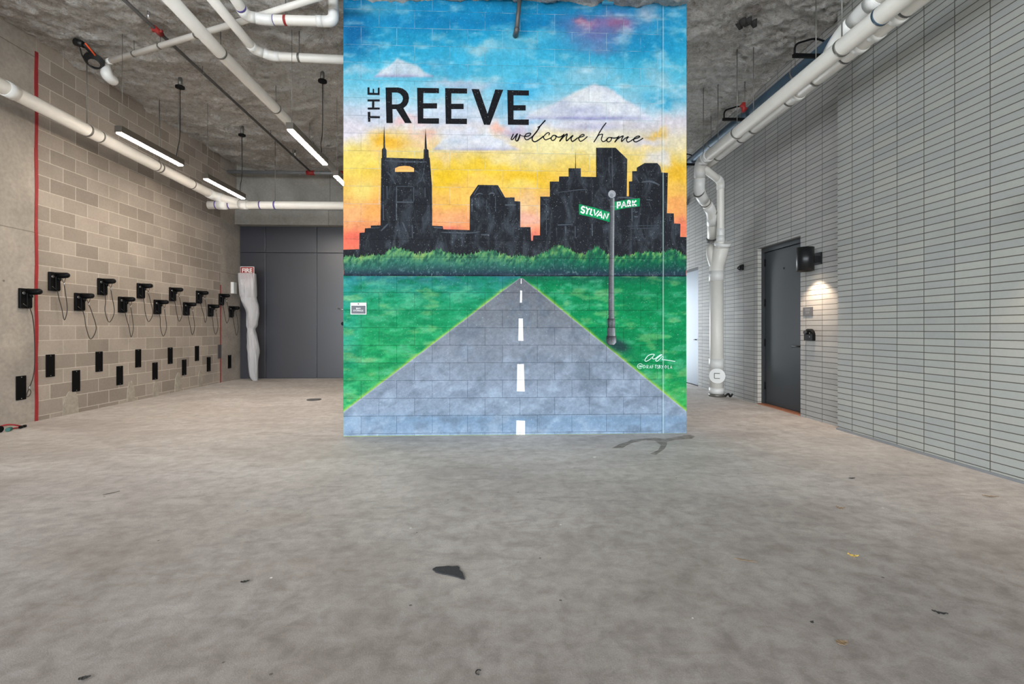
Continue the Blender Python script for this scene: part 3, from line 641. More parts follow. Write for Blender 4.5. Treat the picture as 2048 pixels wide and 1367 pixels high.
for L_, cf, w_ in (
    ([(175, 475), (130, 570), (108, 630), (140, 645), (200, 580), (290, 470), (255, 560), (235, 640), (275, 685), (320, 620), (365, 490), (350, 570), (310, 660), (275, 685)], cW, 2.3),
    ([(365, 500), (430, 535), (490, 548)], cW, 1.4), ([(490, 548), (600, 545), (680, 480), (650, 455), (550, 480), (500, 570), (540, 645), (620, 630), (740, 545)], cW, 2.2),
    ([(740, 545), (860, 400), (950, 255), (1110, 75)], cW, 2.5), ([(870, 290), (950, 240), (1110, 90)], cW, 1.6), ([(950, 255), (860, 400), (745, 545), (725, 650), (790, 705), (900, 660), (1060, 540)], cW, 2.5),
    ([(1200, 515), (1230, 470), (1190, 440), (1110, 490), (1055, 570), (1100, 645), (1180, 630), (1290, 580)], cW, 2.1),
    ([(1400, 520), (1330, 525), (1275, 610), (1310, 668), (1370, 650), (1420, 580), (1400, 520), (1470, 570), (1560, 560), (1665, 480)], cW, 2.1), ([(1650, 500), (1590, 590), (1520, 700)], cW, 2.2), ([(1520, 700), (1640, 560), (1745, 480), (1720, 600), (1730, 680), (1800, 620), (1915, 520), (1860, 610), (1890, 695), (1960, 665), (2040, 600)], cW, 2.5),
    ([(0, 650), (90, 590), (200, 560), (270, 520), (240, 490), (170, 520), (110, 600), (150, 690), (240, 660), (365, 550)], cV, 2.1),
    ([(915, 150), (820, 270), (720, 430), (640, 580), (550, 720)], cV, 2.3), ([(650, 560), (700, 510), (800, 485), (800, 530), (770, 640), (820, 700), (900, 670), (960, 590)], cV, 2.1),
    ([(1040, 580), (980, 590), (930, 660), (970, 710), (1040, 680), (1070, 610), (1040, 580), (1130, 600), (1210, 590), (1300, 540)], cV, 2.1), ([(1290, 540), (1220, 630), (1160, 720)], cV, 2.), ([(1160, 720), (1280, 600), (1410, 535), (1370, 620), (1365, 700), (1450, 620), (1560, 560), (1510, 640), (1540, 715), (1620, 690), (1720, 620)], cV, 2.2),
    ([(1720, 620), (1850, 590), (1895, 550), (1830, 545), (1740, 600), (1720, 680), (1780, 710), (1880, 670), (1995, 600)], cV, 2.3)):
    add_ribbon([cf(*p) for p in L_], w_, .004, INK)
# artist's signature and handle
cS = lambda x, y: (1240+x/13.67, 680+y/13.67)
LS = (204, 232, 222)
add_ribbon([cS(*p) for p in [(860, 480), (940, 395), (860, 385), (760, 430), (680, 540), (720, 575), (820, 520), (900, 450), (890, 500), (940, 510), (1030, 450), (1110, 395), (1150, 400), (1080, 440), (980, 530), (1010, 575), (1090, 510), (1160, 440), (1180, 470), (1150, 530), (1220, 535), (1360, 555), (1510, 580)]], 1.3, .003, LS)
TXT = {'D': [[(0, 0), (0, 1), (.7, .7), (.7, .3), (0, 0)]], 'R': [[(0, 1), (0, 0), (.6, .1), (.6, .45), (0, .5), (.7, 1)]], 'A': [[(0, 1), (.35, 0), (.7, 1)], [(.15, .6), (.55, .6)]],
       'F': [[(.6, 0), (0, 0), (0, 1)], [(0, .5), (.5, .5)]], 'T': [[(0, 0), (.8, 0)], [(.4, 0), (.4, 1)]], 'S': [[(.6, .1), (.1, .05), (.1, .4), (.6, .6), (.5, .95), (0, .9)]],
       'B': [[(0, 0), (0, 1), (.6, .8), (.5, .5), (0, .5), (.5, .4), (.5, .1), (0, 0)]], 'Y': [[(0, 0), (.35, .5)], [(.8, 0), (.1, 1.15)]], 'O': [[(.4, 0), (0, .5), (.4, 1), (.8, .5), (.4, 0)]], 'L': [[(0, 0), (0, 1), (.6, 1)]]}
x_ = 650
for ch, wd in zip('DRAFTSBYOLA', (84, 74, 74, 70, 60, 58, 62, 92, 90, 62, 60)):
    for s_ in TXT[ch]: add_ribbon([cS(x_+p[0]*62, 670+x_*0.01+p[1]*90) for p in s_], .85, .003, LS, smooth=False)
    x_ += wd
add_ribbon([cS(*p) for p in [(570, 720), (530, 690), (515, 720), (550, 735), (575, 690), (600, 735), (620, 680), (560, 640), (490, 670), (480, 730), (530, 775), (590, 765)]], .9, .003, LS)
me = bpy.data.meshes.new('wall_center'); VV = np.concatenate(mverts); CC = np.concatenate(mcols)
# solid body of the wall block behind the painted face
base = len(VV); X0, X1, Y0, Y1, Z0, Z1 = MX0, MX1, YM, 12.2, -.02, 5.3
bv = [(X0, Y0, Z0), (X1, Y0, Z0), (X1, Y1, Z0), (X0, Y1, Z0), (X0, Y0, Z1), (X1, Y0, Z1), (X1, Y1, Z1), (X0, Y1, Z1)]
VV = np.concatenate([VV, np.array(bv)]); CC = np.concatenate([CC, np.tile(to_lin(np.array((190., 194, 196))), (8, 1))])
body = [(1, 2, 6, 5), (3, 0, 4, 7), (2, 3, 7, 6), (4, 5, 6, 7)]
me.from_pydata(VV.tolist(), [], mfaces+[[base+i for i in f] for f in body]); me.update()
at_ = me.color_attributes.new('paint', 'FLOAT_COLOR', 'POINT')
at_.data.foreach_set('color', np.concatenate([CC, np.ones((len(CC), 1))], 1).astype(np.float32).ravel())
m, nt, b = newmat('painted_block_mural'); g = G(nt); o_ = g.obj()
va = g.n('ShaderNodeVertexColor', layer_name='paint')
sp = g.n('ShaderNodeSeparateXYZ'); g.l(o_, sp.inputs[0]); cb = g.n('ShaderNodeCombineXYZ')
g.l(g.math('ADD', sp.outputs[0], .69-.2032), cb.inputs[0]); g.l(g.math('SUBTRACT', sp.outputs[2], .028), cb.inputs[1])
br = g.n('ShaderNodeTexBrick'); br.offset = .5; br.offset_frequency = 2; g.l(cb.outputs[0], br.inputs['Vector'])
br.inputs['Scale'].default_value = 1; br.inputs['Mortar Size'].default_value = .0026; br.inputs['Mortar Smooth'].default_value = .3; br.inputs['Bias'].default_value = 0
br.inputs['Color1'].default_value = (.93, .93, .93, 1); br.inputs['Color2'].default_value = (1.05, 1.05, 1.05, 1); br.inputs['Mortar'].default_value = (.9, .9, .9, 1)
br.inputs['Brick Width'].default_value = .4064; br.inputs['Row Height'].default_value = .2032
right = g.math('GREATER_THAN', sp.outputs[0], 2.0)   # plain rendered column beyond the joint
joint = g.math('LESS_THAN', g.math('ABSOLUTE', g.math('SUBTRACT', sp.outputs[0], 2.004)), .008)
fac = g.math('MAXIMUM', g.math('MULTIPLY', br.outputs['Fac'], g.math('SUBTRACT', 1., right)), joint)
n1 = g.noise(o_, 34, 5, .7); n2 = g.noise(o_, 150, 3, .7); n3 = g.noise(o_, 5, 4)
k = g.math('MULTIPLY', g.ramp(n1, .3, .7, .80, 1.04), g.ramp(n2, .3, .7, .90, 1.08))
cc = g.n('ShaderNodeCombineColor')
for i in range(3): g.l(k, cc.inputs[i])
c = g.mix(1., va.outputs[0], cc.outputs[0], 'MULTIPLY')
c = g.mix(g.math('SUBTRACT', 1., right), c, g.mix(1., c, br.outputs['Color'], 'MULTIPLY'))
low = g.ramp(sp.outputs[2], 2.0, 2.3, .5, .12)
c = g.mix(g.math('MULTIPLY', br.outputs['Fac'], g.math('MULTIPLY', low, g.math('SUBTRACT', 1., right))), c, g.mix(1., c, (.3, .34, .4, 1), 'MULTIPLY'))
c = g.mix(g.math('MULTIPLY', joint, .35), c, g.mix(1., c, (.35, .4, .45, 1), 'MULTIPLY'))
j2 = g.math('LESS_THAN', g.math('ABSOLUTE', g.math('SUBTRACT', sp.outputs[0], 2.018)), .006); c = g.mix(g.math('MULTIPLY', j2, .35), c, lin((190, 220, 215)))
dk = g.n('ShaderNodeSeparateColor'); g.l(va.outputs[0], dk.inputs[0])
dark = g.math('LESS_THAN', g.math('MAXIMUM', dk.outputs[0], dk.outputs[1]), .035)
hz_ = g.math('MULTIPLY', g.math('LESS_THAN', sp.outputs[2], 3.42), g.math('MULTIPLY', g.ramp(g.noise(g.mapping(o_, scale=(1.6, 1, .7)), 4.5, 6, .7, .7), .48, .72, 0., .42), dark)); c = g.mix(hz_, c, lin((92, 100, 110)))
c = g.mix(g.math('MULTIPLY', g.math('MULTIPLY', g.math('MULTIPLY', g.ramp(n3, .4, .6), br.outputs['Fac']), g.math('MULTIPLY', g.ramp(sp.outputs[2], 2.2, 2.6, .0, .45), g.math('SUBTRACT', 1., dark))), g.math('SUBTRACT', 1., right)), c, lin((205, 232, 240)))
spk = g.math('MULTIPLY', g.ramp(g.noise(o_, 95, 2, .5), .66, .72), g.ramp(n1, .45, .6, 0, .5)); c = g.mix(spk, c, lin((190, 200, 205)))
g.l(c, b.inputs['Base Color']); b.inputs['Roughness'].default_value = .75; b.inputs['Specular IOR Level'].default_value = .12
g.bump(g.math('SUBTRACT', g.math('MULTIPLY', n2, .3), fac), .9, .005, b)
me.materials.append(m)
mw = bpy.data.objects.new('wall_center', me); COL.objects.link(mw); struct(mw, 'block wall painted with a city skyline, sky, grass and road mural')

# ------------------------------------------------------------ things on and above the mural wall
def seg_dir(a, b_): return (Vector(b_)-Vector(a)).normalized()
p0 = at_y(YM-.10, 1041, -20); p1 = at_y(YM-.10, 1033, 62)
t = thing('conduit', p0, 'grey metal conduit dropping from the ceiling onto the painted sky', 'conduit')
MB().tube([p0, p1], .024, 16).build('pipe', M['dark_steel'], t)
MB().tube(fillet([p1-seg_dir(p0, p1)*.03, p1, p1+Vector((-.01, .085, -.0))], .05), .03, 16).build('elbow', M['dark_steel'], t)
a = at_y(YM, 1203, 11); c_ = at_y(YM, 1226, 0)
tag(MB().box(a.x, c_.x, YM-.045, YM-.006, a.z, a.z+.16, .004).build('junction_box', M['cyan']), 'small blue painted box at the top edge of the mural', 'box')
# bike storage sign
a = at_y(YM, 701.5, 628.5); c_ = at_y(YM, 733.5, 605); cx0, cz0 = (a.x+c_.x)/2, (a.z+c_.z)/2
t = thing('wall_sign', (cx0, YM-.008, cz0), 'small BIKE STORAGE sign with white border on the mural', 'sign')
MB().box(a.x, c_.x, YM-.014, YM-.006, a.z, c_.z, .004).build('backing', M['white'], t)
a2 = at_y(YM, 703.5, 627); b2 = at_y(YM, 731.7, 611)
MB().box(a2.x, b2.x, YM-.017, YM-.014, a2.z, b2.z, .001).build('face', M['sign_dark'], t)
RX = Matrix.Rotation(PI/2, 4, 'X')
text_mesh('lettering', 'BIKE\nSTORAGE', .026, M['white'], t, Matrix.Translation((cx0, YM-.0175, (a2.z+b2.z)/2)) @ RX, .0006, .0)
MB().box(cx0-.008, cx0+.008, YM-.016, YM-.013, c_.z-.022, c_.z-.008).build('logo', M['sign_dark'], t)

# ------------------------------------------------------------ pipes
def pipe(name, label, cat, pts, r, mat, bend=.12, couplings=(), coup_r=None, bands=(), hangers=(), ring_mat=None, elbows=True, seg=24, coupw=.12, rodtop=None):
    """couplings / hangers: (segment index, fraction)"""
    pts = [Vector(p) for p in pts]
    t = thing(name, pts[0], label, cat)
    MB().tube(fillet(pts, bend), r, seg).build('pipe', mat, t)
    cr = coup_r or r*1.09
    for (i, f) in couplings:
        a, b_ = pts[i], pts[i+1]; d = seg_dir(a, b_); p = a.lerp(b_, f)
        MB().tube([p-d*coupw/2, p+d*coupw/2], cr, seg).build('coupling', M['pvc_new'], t)
    for (i, f, mm) in bands:
        a, b_ = pts[i], pts[i+1]; d = seg_dir(a, b_); p = a.lerp(b_, f)
        MB().tube([p-d*.012, p+d*.012], r*1.03, seg).build('band', M[mm], t)
    if elbows:
        for i in range(1, len(pts)-1):
            a, p, c_ = pts[i-1], pts[i], pts[i+1]
            d1 = (a-p).normalized(); d2 = (c_-p).normalized()
            if d1.angle(d2) > 3.0: continue
            L = min(bend*1.15, (a-p).length*.5, (c_-p).length*.5)
            MB().tube(fillet([p+d1*L, p, p+d2*L], L*.9), r*1.09, seg).build('elbow', M['pvc_new'] if mat in (M['pvc'], M['pvc_new']) else mat, t)
    for (i, f) in hangers:
        a, b_ = pts[i], pts[i+1]; d = seg_dir(a, b_); p = a.lerp(b_, f)
        top = ceil_z(p.x, p.y)+.04
        h = MB().tube([(p.x, p.y, p.z+r*1.02), (p.x, p.y, top)], .0065, 8).build('hanger_rod', M['galv'], t)
        MB().tube([p-d*.014, p+d*.014], r*1.06, seg).build('hanger_ring', M[ring_mat or 'galv'], h)
    return t
V3 = Vector
# left long drain and the cross drain at the back
Pa = V3((-5.5, 3.2, 4.03)); Pb = at_x(-5.5, 10, 176); Pc = at_x(-5.5, 427, 391)
cz = at_y(9.7, 560, 409).z
Pd = V3((at_y(9.7, 478, 407).x, 9.7, cz+.02)); Pe = V3((-1.5, 9.7, cz))
pipe('drain_pipe', 'large white drain pipe running along the left block wall', 'pipe', [Pa, Pb, Pc, Pd], .082, M['pvc'], bend=.16, couplings=((1, .012), (1, .985)),
     bands=((1, .32, 'galv'), (1, .60, 'galv'), (1, .83, 'galv')), hangers=((1, .27), (1, .62)))
pipe('drain_pipe', 'large white drain pipe crossing in front of the back concrete beam', 'pipe', [V3((-5.62, 9.72, cz-.02)), V3((Pd.x-.1, 9.72, cz-.01)), Pe], .078, M['pvc'], bend=.05, elbows=False,
     couplings=((0, .55), (1, .05)), coup_r=.09, bands=((0, .3, 'purple'), (0, .8, 'purple'), (1, .14, 'purple')), hangers=((1, .22), (1, .62)), ring_mat='purple', coupw=.16)
# B: big overhead pipe receding
zB = 4.62
pipe('drain_pipe', 'white overhead drain pipe running back past the ceiling strip lights', 'pipe', [at_z(zB+.05, 300, -45), at_z(zB, 441, 106), V3((at_z(zB, 553.6, 219).x, at_z(zB, 553.6, 219).y, zB)), V3((at_z(zB, 553.6, 219).x-.02, 11.4, zB-.03))], .072, M['pvc'], bend=.02, elbows=False,
     couplings=(), hangers=((1, .0), (1, .98), (2, .35), (2, .75)))
# C: thin diagonal pipe near the ceiling with its trap
zC = 4.80
Ca, Cb, Cc = at_z(zC, 214, 124), at_z(zC, 489, 41), at_z(zC+.02, 700, -25)
pipe('drain_pipe', 'thin white pipe crossing diagonally under the ceiling', 'pipe', [Ca, Cb, Cc], .035, M['pvc'], bend=.02, elbows=False, hangers=((0, .22), (0, .42), (0, .68)), couplings=((0, .02),), coupw=.06)
ca = Ca+V3((-.06, 0, 0))
t = thing('pipe_elbow', ca, 'bulbous white pipe bend beside the black cable coil', 'pipe')
MB().tube(fillet([at_pt(211, 131, 6.42), at_pt(214, 152, 6.42), at_pt(224, 160, 6.5), at_pt(238, 164, 6.7)], .14), [.05]+[.066]*15+[.06], 20).build('bend', M['pvc_new'], t)
MB().tube([at_pt(211, 133, 6.42), at_pt(210, 124, 6.42)], .055, 20).build('collar', M['pvc'], t)
# D, E: pipes turning towards the mural wall
zD = 4.70
Dk = at_z(zD, 536, 109); D0 = at_z(zD+.05, 405, -25)
pipe('drain_pipe', 'white pipe bending right, lower of two reaching the mural side', 'pipe', [D0, V3((Dk.x-.12, Dk.y-.1, zD)), V3((Dk.x+.05, Dk.y, zD-.02)), V3((MX0+.05, Dk.y, zD-.05))], .053, M['pvc'], bend=.1,
     bands=((0, .93, 'purple'), (2, .92, 'purple')), hangers=((2, .3),), couplings=((2, .9),), coupw=.08)
p = V3((Dk.x, Dk.y, zD-.035)).lerp(V3((MX0, Dk.y, zD-.05)), .88)
Ek = at_z(zD, 512, 39); E0 = at_z(zD+.05, 455, -25)
pipe('drain_pipe', 'white pipe bending right then up, nearer of two beside the mural', 'pipe', [E0, V3((Ek.x-.08, Ek.y-.06, zD)), V3((Ek.x+.1, Ek.y, zD)), V3((MX0-.085, Ek.y, zD)), V3((MX0-.085, Ek.y, 5.1))], .053, M['pvc'], bend=.1,
     bands=((0, .7, 'purple'), (2, .12, 'purple')), hangers=((2, .3),), ring_mat='red', couplings=((2, .8),), coupw=.07)
# sprinkler line and its cross main
zA = 4.88
A0, A1 = at_z(zA, 225, -22), at_z(zA, 621, 343)
t = pipe('sprinkler_pipe', 'thin dark grey sprinkler pipe running back under the ceiling', 'pipe', [A0, at_z(zA, 315, 62), A1], .021, M['dark_steel'], bend=.02, elbows=False, seg=14, hangers=((1, .18), (1, .6), (1, .8)))
pf = at_z(zA, 315, 62)
MB().tube([pf-seg_dir(A0, A1)*.07, pf+seg_dir(A0, A1)*.07], .034, 16).tube([pf+V3((-.06, 0, 0)), pf+V3((.06, 0, 0))], .015, 10).build('clamp', M['red'], t)
ph = at_z(zA, 297, 38)
MB().tube([ph, ph+V3((0, 0, .1))], .016, 12).tube([ph+V3((0, 0, .1)), ph+V3((0, 0, .11))], .03, 12).build('sprinkler_head', M['chrome'], t)
ph = at_z(zA, 590, 312)
MB().tube([ph, ph+V3((0, 0, .12))], .016, 12).build('sprinkler_head', M['chrome'], t)
yb = A1.y
t = pipe('sprinkler_pipe', 'grey steel sprinkler main crossing above the back beam', 'pipe', [V3((-6.08, yb+.0, zA-.03)), V3((-1.6, yb+.0, zA-.03))], .04, M['grey_steel'], elbows=False)
MB().tube([V3((A1.x-.09, yb, zA-.03)), V3((A1.x+.09, yb, zA-.03))], .054, 16).build('clamp', M['red'], t)
q = at_y(yb, 683, 345)
MB().tube([V3((q.x-.06, yb, zA-.03)), V3((q.x+.06, yb, zA-.03))], .054, 16).build('clamp', M['red'], t)

XP, ZP = 3.45, 3.985
R1 = V3((XP, at_x(XP, 1400, 325).y, ZP))
stackx, stacky = at_z(0, 1433, 792).x, at_z(0, 1433, 792).y
s0 = R1; s1 = at_pt(1395, 345, 7.95); s2 = at_pt(1398, 385, 8.1); s3 = at_pt(1424, 425, 8.5); s4 = at_pt(1424, 480, 8.8)
tR = pipe('drain_pipe', 'large white drain pipe under the ceiling on the right, ending in the S bend', 'pipe', [V3((XP, .6, ZP+.06)), V3((XP, 3.5, ZP+.03)), R1, s2, s3, s4], .083, M['pvc'], bend=.2,
     couplings=((1, .93), (1, .96), (0, .2)), bands=((1, .14, 'blue_steel'), (4, .25, 'purple')), hangers=((1, .25), (1, .72), (1, .97)), coupw=.1)
for f in (.0, .5, 1.):
    q = s2.lerp(s3, f); d = seg_dir(s2, s3)
    MB().tube([q-d*.006, q+d*.006], .094, 24).build('band', M['galv'], tR)
X2 = 3.625
pipe('drain_pipe', 'second white drain pipe beside the large one, nearer the brick wall', 'pipe', [V3((X2, .6, ZP+.09)), V3((X2, 4.0, ZP+.06)), V3((X2, 8.0, ZP+.02))], .08, M['pvc'], bend=.02, elbows=False,
     couplings=((1, .03), (1, .09), (1, .14), (1, .38), (0, .93)), bands=((1, .01, 'dark_steel'), (1, .19, 'dark_steel'), (1, .42, 'dark_steel'), (1, .7, 'dark_steel'), (0, .9, 'redline')), hangers=((1, .3), (1, .62), (1, .88)), coupw=.07, coup_r=.09)
u0 = V3((3.72, 4.78, 4.32))
pipe('drain_pipe', 'short white pipe with an elbow above the two large right-hand pipes', 'pipe', [V3((3.72, 1.2, 4.46)), V3((3.72, 4.6, 4.42)), V3((3.72, 4.95, 4.36)), V3((3.69, 5.25, 4.1))], .075, M['pvc'], bend=.18, couplings=((0, .97),), bands=((0, .96, 'purple'),), coup_r=.084)
t = pipe('steel_pipe', 'blue grey steel pipe high along the right brick wall', 'pipe', [V3((4.02, .8, 4.6)), V3((4.02, 9.2, 4.63)), V3((4.02, 12.9, 4.63))], .075, M['blue_steel'], elbows=False, seg=18, hangers=((0, .64), (0, .79), (0, .93)))
for yy in (5.6, 7.35, 9.4):
    MB().box(3.62, 4.13, yy-.02, yy+.02, 4.50, 4.54).tube(fillet([(3.64, yy, 4.52), (3.64, yy, 4.66), (3.9, yy, 4.74), (4.12, yy, 4.66), (4.12, yy, 4.52)], .08), .012, 8).build('bracket', M['black'], t)
q = at_x(3.8, 1487, 224)
MB().tube([q, q+V3((0, 0, .14))], .03, 12).tube([q+V3((-.05, 0, .1)), q+V3((.05, 0, .04))], .022, 10).build('valve', M['red'], t)
# slim branch and the standing stack
n0 = at_pt(1403, 333, 7.9); n1 = at_pt(1441, 362, 8.35); n2 = at_pt(1441, 470, 8.5); n3 = at_pt(1440, 497, 8.5)
pipe('drain_pipe', 'slim white branch pipe dropping into the wye of the stack', 'pipe', [n0, n1, n2, n3], .062, M['pvc'], bend=.12, couplings=((2, .3),), coup_r=.07)
w1 = at_pt(1424, 492, 8.78); w2 = at_pt(1422, 520, 8.74); base_ = V3((stackx, stacky, 0.02)); top_ = V3((stackx, stacky, at_pt(1431, 540, 8.74).z))
t = thing('drain_stack', (stackx, stacky, 0), 'thick white vertical drain stack standing before the brick wall', 'pipe')
MB().tube([base_, top_], .118, 28).build('pipe', M['pvc'], t)
MB().tube(fillet([top_-V3((0, 0, .12)), top_+V3((.0, 0, .05)), at_pt(1446, 484, 8.52)], .16), .124, 28).build('wye', M['pvc'], t)
MB().tube(fillet([top_-V3((0, 0, .02)), w2+V3((0, 0, .12)), s4-V3((0, 0, .12))], .1), .09, 24).build('branch', M['pvc'], t)
MB().tube([s4-V3((0, 0, .04)), s4+V3((0, 0, .04))], .097, 24).build('clamp', M['dark_steel'], t)
e0 = at_pt(1446, 484, 8.52); d = seg_dir(top_, e0); MB().tube([e0-d*.07, e0], .14, 28).build('collar', M['pvc_new'], t)
MB().tube([top_-V3((0, 0, .2)), top_-V3((0, 0, .02))], .128, 28).build('coupling', M['pvc_new'], t)
pc = at_pt(1437, 751, 8.6); cz_ = pc.z
MB().tube([base_+V3((0, 0, .04)), V3((stackx, stacky, .16))], .128, 28).build('coupling', M['pvc_new'], t)
MB().tube([V3((stackx, stacky, cz_+.13)), V3((stackx, stacky, cz_+.3))], .128, 28).build('coupling', M['pvc_new'], t)
dc = (V3((0, 0, cz_))-V3((stackx, stacky, cz_))).normalized(); dc = (dc+V3((-.02, 0, 0))).normalized(); side = V3((.06, .02, 0))
q0 = V3((stackx, stacky, cz_))+side*.3; q1 = q0+dc*.17
co = MB().tube([q0, q1], .125, 28).build('cleanout', M['pvc_new'], t)
MB().tube([q1-dc*.01, q1+dc*.018], .135, 28).build('cap', M['pvc_new'], co)
rx = dc.cross(V3((0, 0, 1))).normalized(); mb = MB()
for (ax, az, bx, bz) in ((.045, -.045, .045, .045), (-.045, .045, .045, .045), (-.045, -.045, .045, -.045)):
    mb.tube([q1+dc*.022+rx*ax+V3((0, 0, az)), q1+dc*.022+rx*bx+V3((0, 0, bz))], .006, 6)
mb.build('lug', M['galv'], co)
MB().tube([(stackx, stacky, .0), (stackx, stacky, .05)], .135, 24).build('base_ring', M['galv'], t)
tag(MB().tube(smooth_curve([(stackx+.05, stacky-.22, .03), (stackx+.12, stacky-.2, .07), (stackx+.17, stacky-.17, .02), (stackx+.22, stacky-.15, .06)], 6), .018, 10).build('cable_scrap', M['cord']), 'small black cable scrap at the foot of the drain stack', 'cable')
# metal bars at the far end of the passage
t = thing('strip_fixture', (3.3, 10.6, 4.1), 'pale horizontal metal fixture at the end of the passage beside the mural', 'light fixture')
a = at_y(10.5, 1399, 403); MB().box(2.35, a.x, 10.5, 10.62, at_y(10.5, 1390, 404).z, at_y(10.5, 1390, 397).z).build('rail', M['white'], t)
a = at_y(10.5, 1392, 409); MB().box(2.35, a.x, 10.45, 10.6, at_y(10.5, 1390, 411).z, at_y(10.5, 1390, 405).z).build('tray', M['grey_steel'], t)
MB().tube([(2.9, 10.55, at_y(10.5, 1390, 397).z), (2.9, 10.55, 5.2)], .006, 6).tube([(3.3, 10.55, at_y(10.5, 1390, 397).z), (3.3, 10.55, 5.2)], .006, 6).build('hanger_rod', M['galv'], t)

# ------------------------------------------------------------ strip lights
def strip_light(x, ya, yb_, z, label, canopy_y):
    t = thing('strip_light', (x, (ya+yb_)/2, z), label, 'ceiling light', 'linear pendant lights')
    MB().box(x-.045, x+.045, ya, yb_, z+.002, z+.085, .004).build('housing', M['housing'], t)
    MB().box(x-.034, x+.034, ya+.015, yb_-.015, z-.012, z+.004, .003).build('diffuser', M['lamp'], t)
    for yy in (ya+.07, yb_-.07):
        MB().tube([(x-.0, yy, z+.085), (x-.0, yy, ceil_z(x, yy)+.03)], .0028, 6).build('suspension_wire', M['galv'], t)
    cx = x+.03
    MB().tube(smooth_curve([(x, yb_-.12, z+.085), (x+.025, canopy_y-.05, z+.2), (cx, canopy_y, z+.45), (cx, canopy_y, 4.84)], 6), .006, 8).build('power_cord', M['cord'], t)
    cn = MB().tube([(cx, canopy_y, 4.83), (cx, canopy_y, 4.855)], .062, 20).build('canopy', M['black'], t)
    MB().tube([(cx-.01, canopy_y+.02, 4.855), (cx-.01, canopy_y+.02, ceil_z(cx, canopy_y)+.03)], .03, 12).build('junction_box', M['galv'], cn)
def yat(x, u): return at_x(x, u, 300).y
strip_light(-4.69, yat(-4.69, 236), yat(-4.69, 363), 3.70, 'lit strip light by the left wall, nearest and longest looking', yat(-4.66, 360))
strip_light(-4.69, yat(-4.69, 410), yat(-4.69, 487), 3.69, 'lit strip light hanging further back along the left block wall', yat(-4.66, 484))
strip_light(-2.5, yat(-2.5, 579), yat(-2.5, 651), 3.70, 'lit strip light hanging between the white overhead pipe and the mural', yat(-2.47, 645))
strip_light(-2.5, yat(-2.5, 671), yat(-2.5, 671)+1.25, 3.68, 'lit strip light half hidden behind the left edge of the mural', yat(-2.5, 671)+1.15)
# cable coil and orange cable by the ceiling
a = at_z(4.93, 150, 82)
t = thing('cable_coil', at_z(4.9, 170, 95), 'coil of black cable with an orange strand hanging from the ceiling insulation', 'cable')
pz = lambda u, v, z: at_z(z, u, v)
MB().tube(smooth_curve([tuple(pz(156, 88, 4.94)), tuple(pz(160, 96, 4.9)), tuple(pz(164, 110, 4.82)), tuple(pz(171, 122, 4.8)), tuple(pz(176, 126, 4.8))], 6), .008, 8).build('lead', M['cord'], t)
cc0 = pz(188, 127, 4.74)
mb = MB()
for k in range(5):
    pts = []; rr = .082+.009*k
    for j in range(25):
        a_ = 2*PI*j/24; pts.append(cc0+V3((math.cos(a_)*rr*1.0, math.sin(a_)*rr*.55, math.sin(a_)*rr*-.55+.01*k)))
    mb.tube(pts, .009, 8, caps=False)
mb.build('coil', M['cord'], t)
MB().tube([tuple(pz(152, 84, 4.97)), tuple(pz(168, 90, 4.93))], [.05, .04], 10).tube(smooth_curve([tuple(pz(168, 88, 4.94)), tuple(pz(183, 104, 4.88)), tuple(pz(199, 118, 4.85))], 5), .028, 10).build('sleeve', M['cord'], t)
MB().tube(smooth_curve([tuple(pz(170, 86, 4.9)), tuple(pz(181, 99, 4.85)), tuple(pz(197, 119, 4.8))], 6), .010, 8).build('strand', M['orange'], t)
q = at_z(5.08, 1492, 47)
mb = MB()
for k in range(5):
    dx, dy = random.uniform(-.09, .09), random.uniform(-.06, .06); mb.tube([q+V3((dx, dy, .04)), q+V3((dx+.04, dy+.03, -.03))], [.05, .025], 8)
tag(mb.build('dark_gap_clump', M['dark_debris']), 'dark clump standing in for a hole in the ceiling right of the mural', 'ceiling gap')  # dark clump stands in for a black gap in the insulation

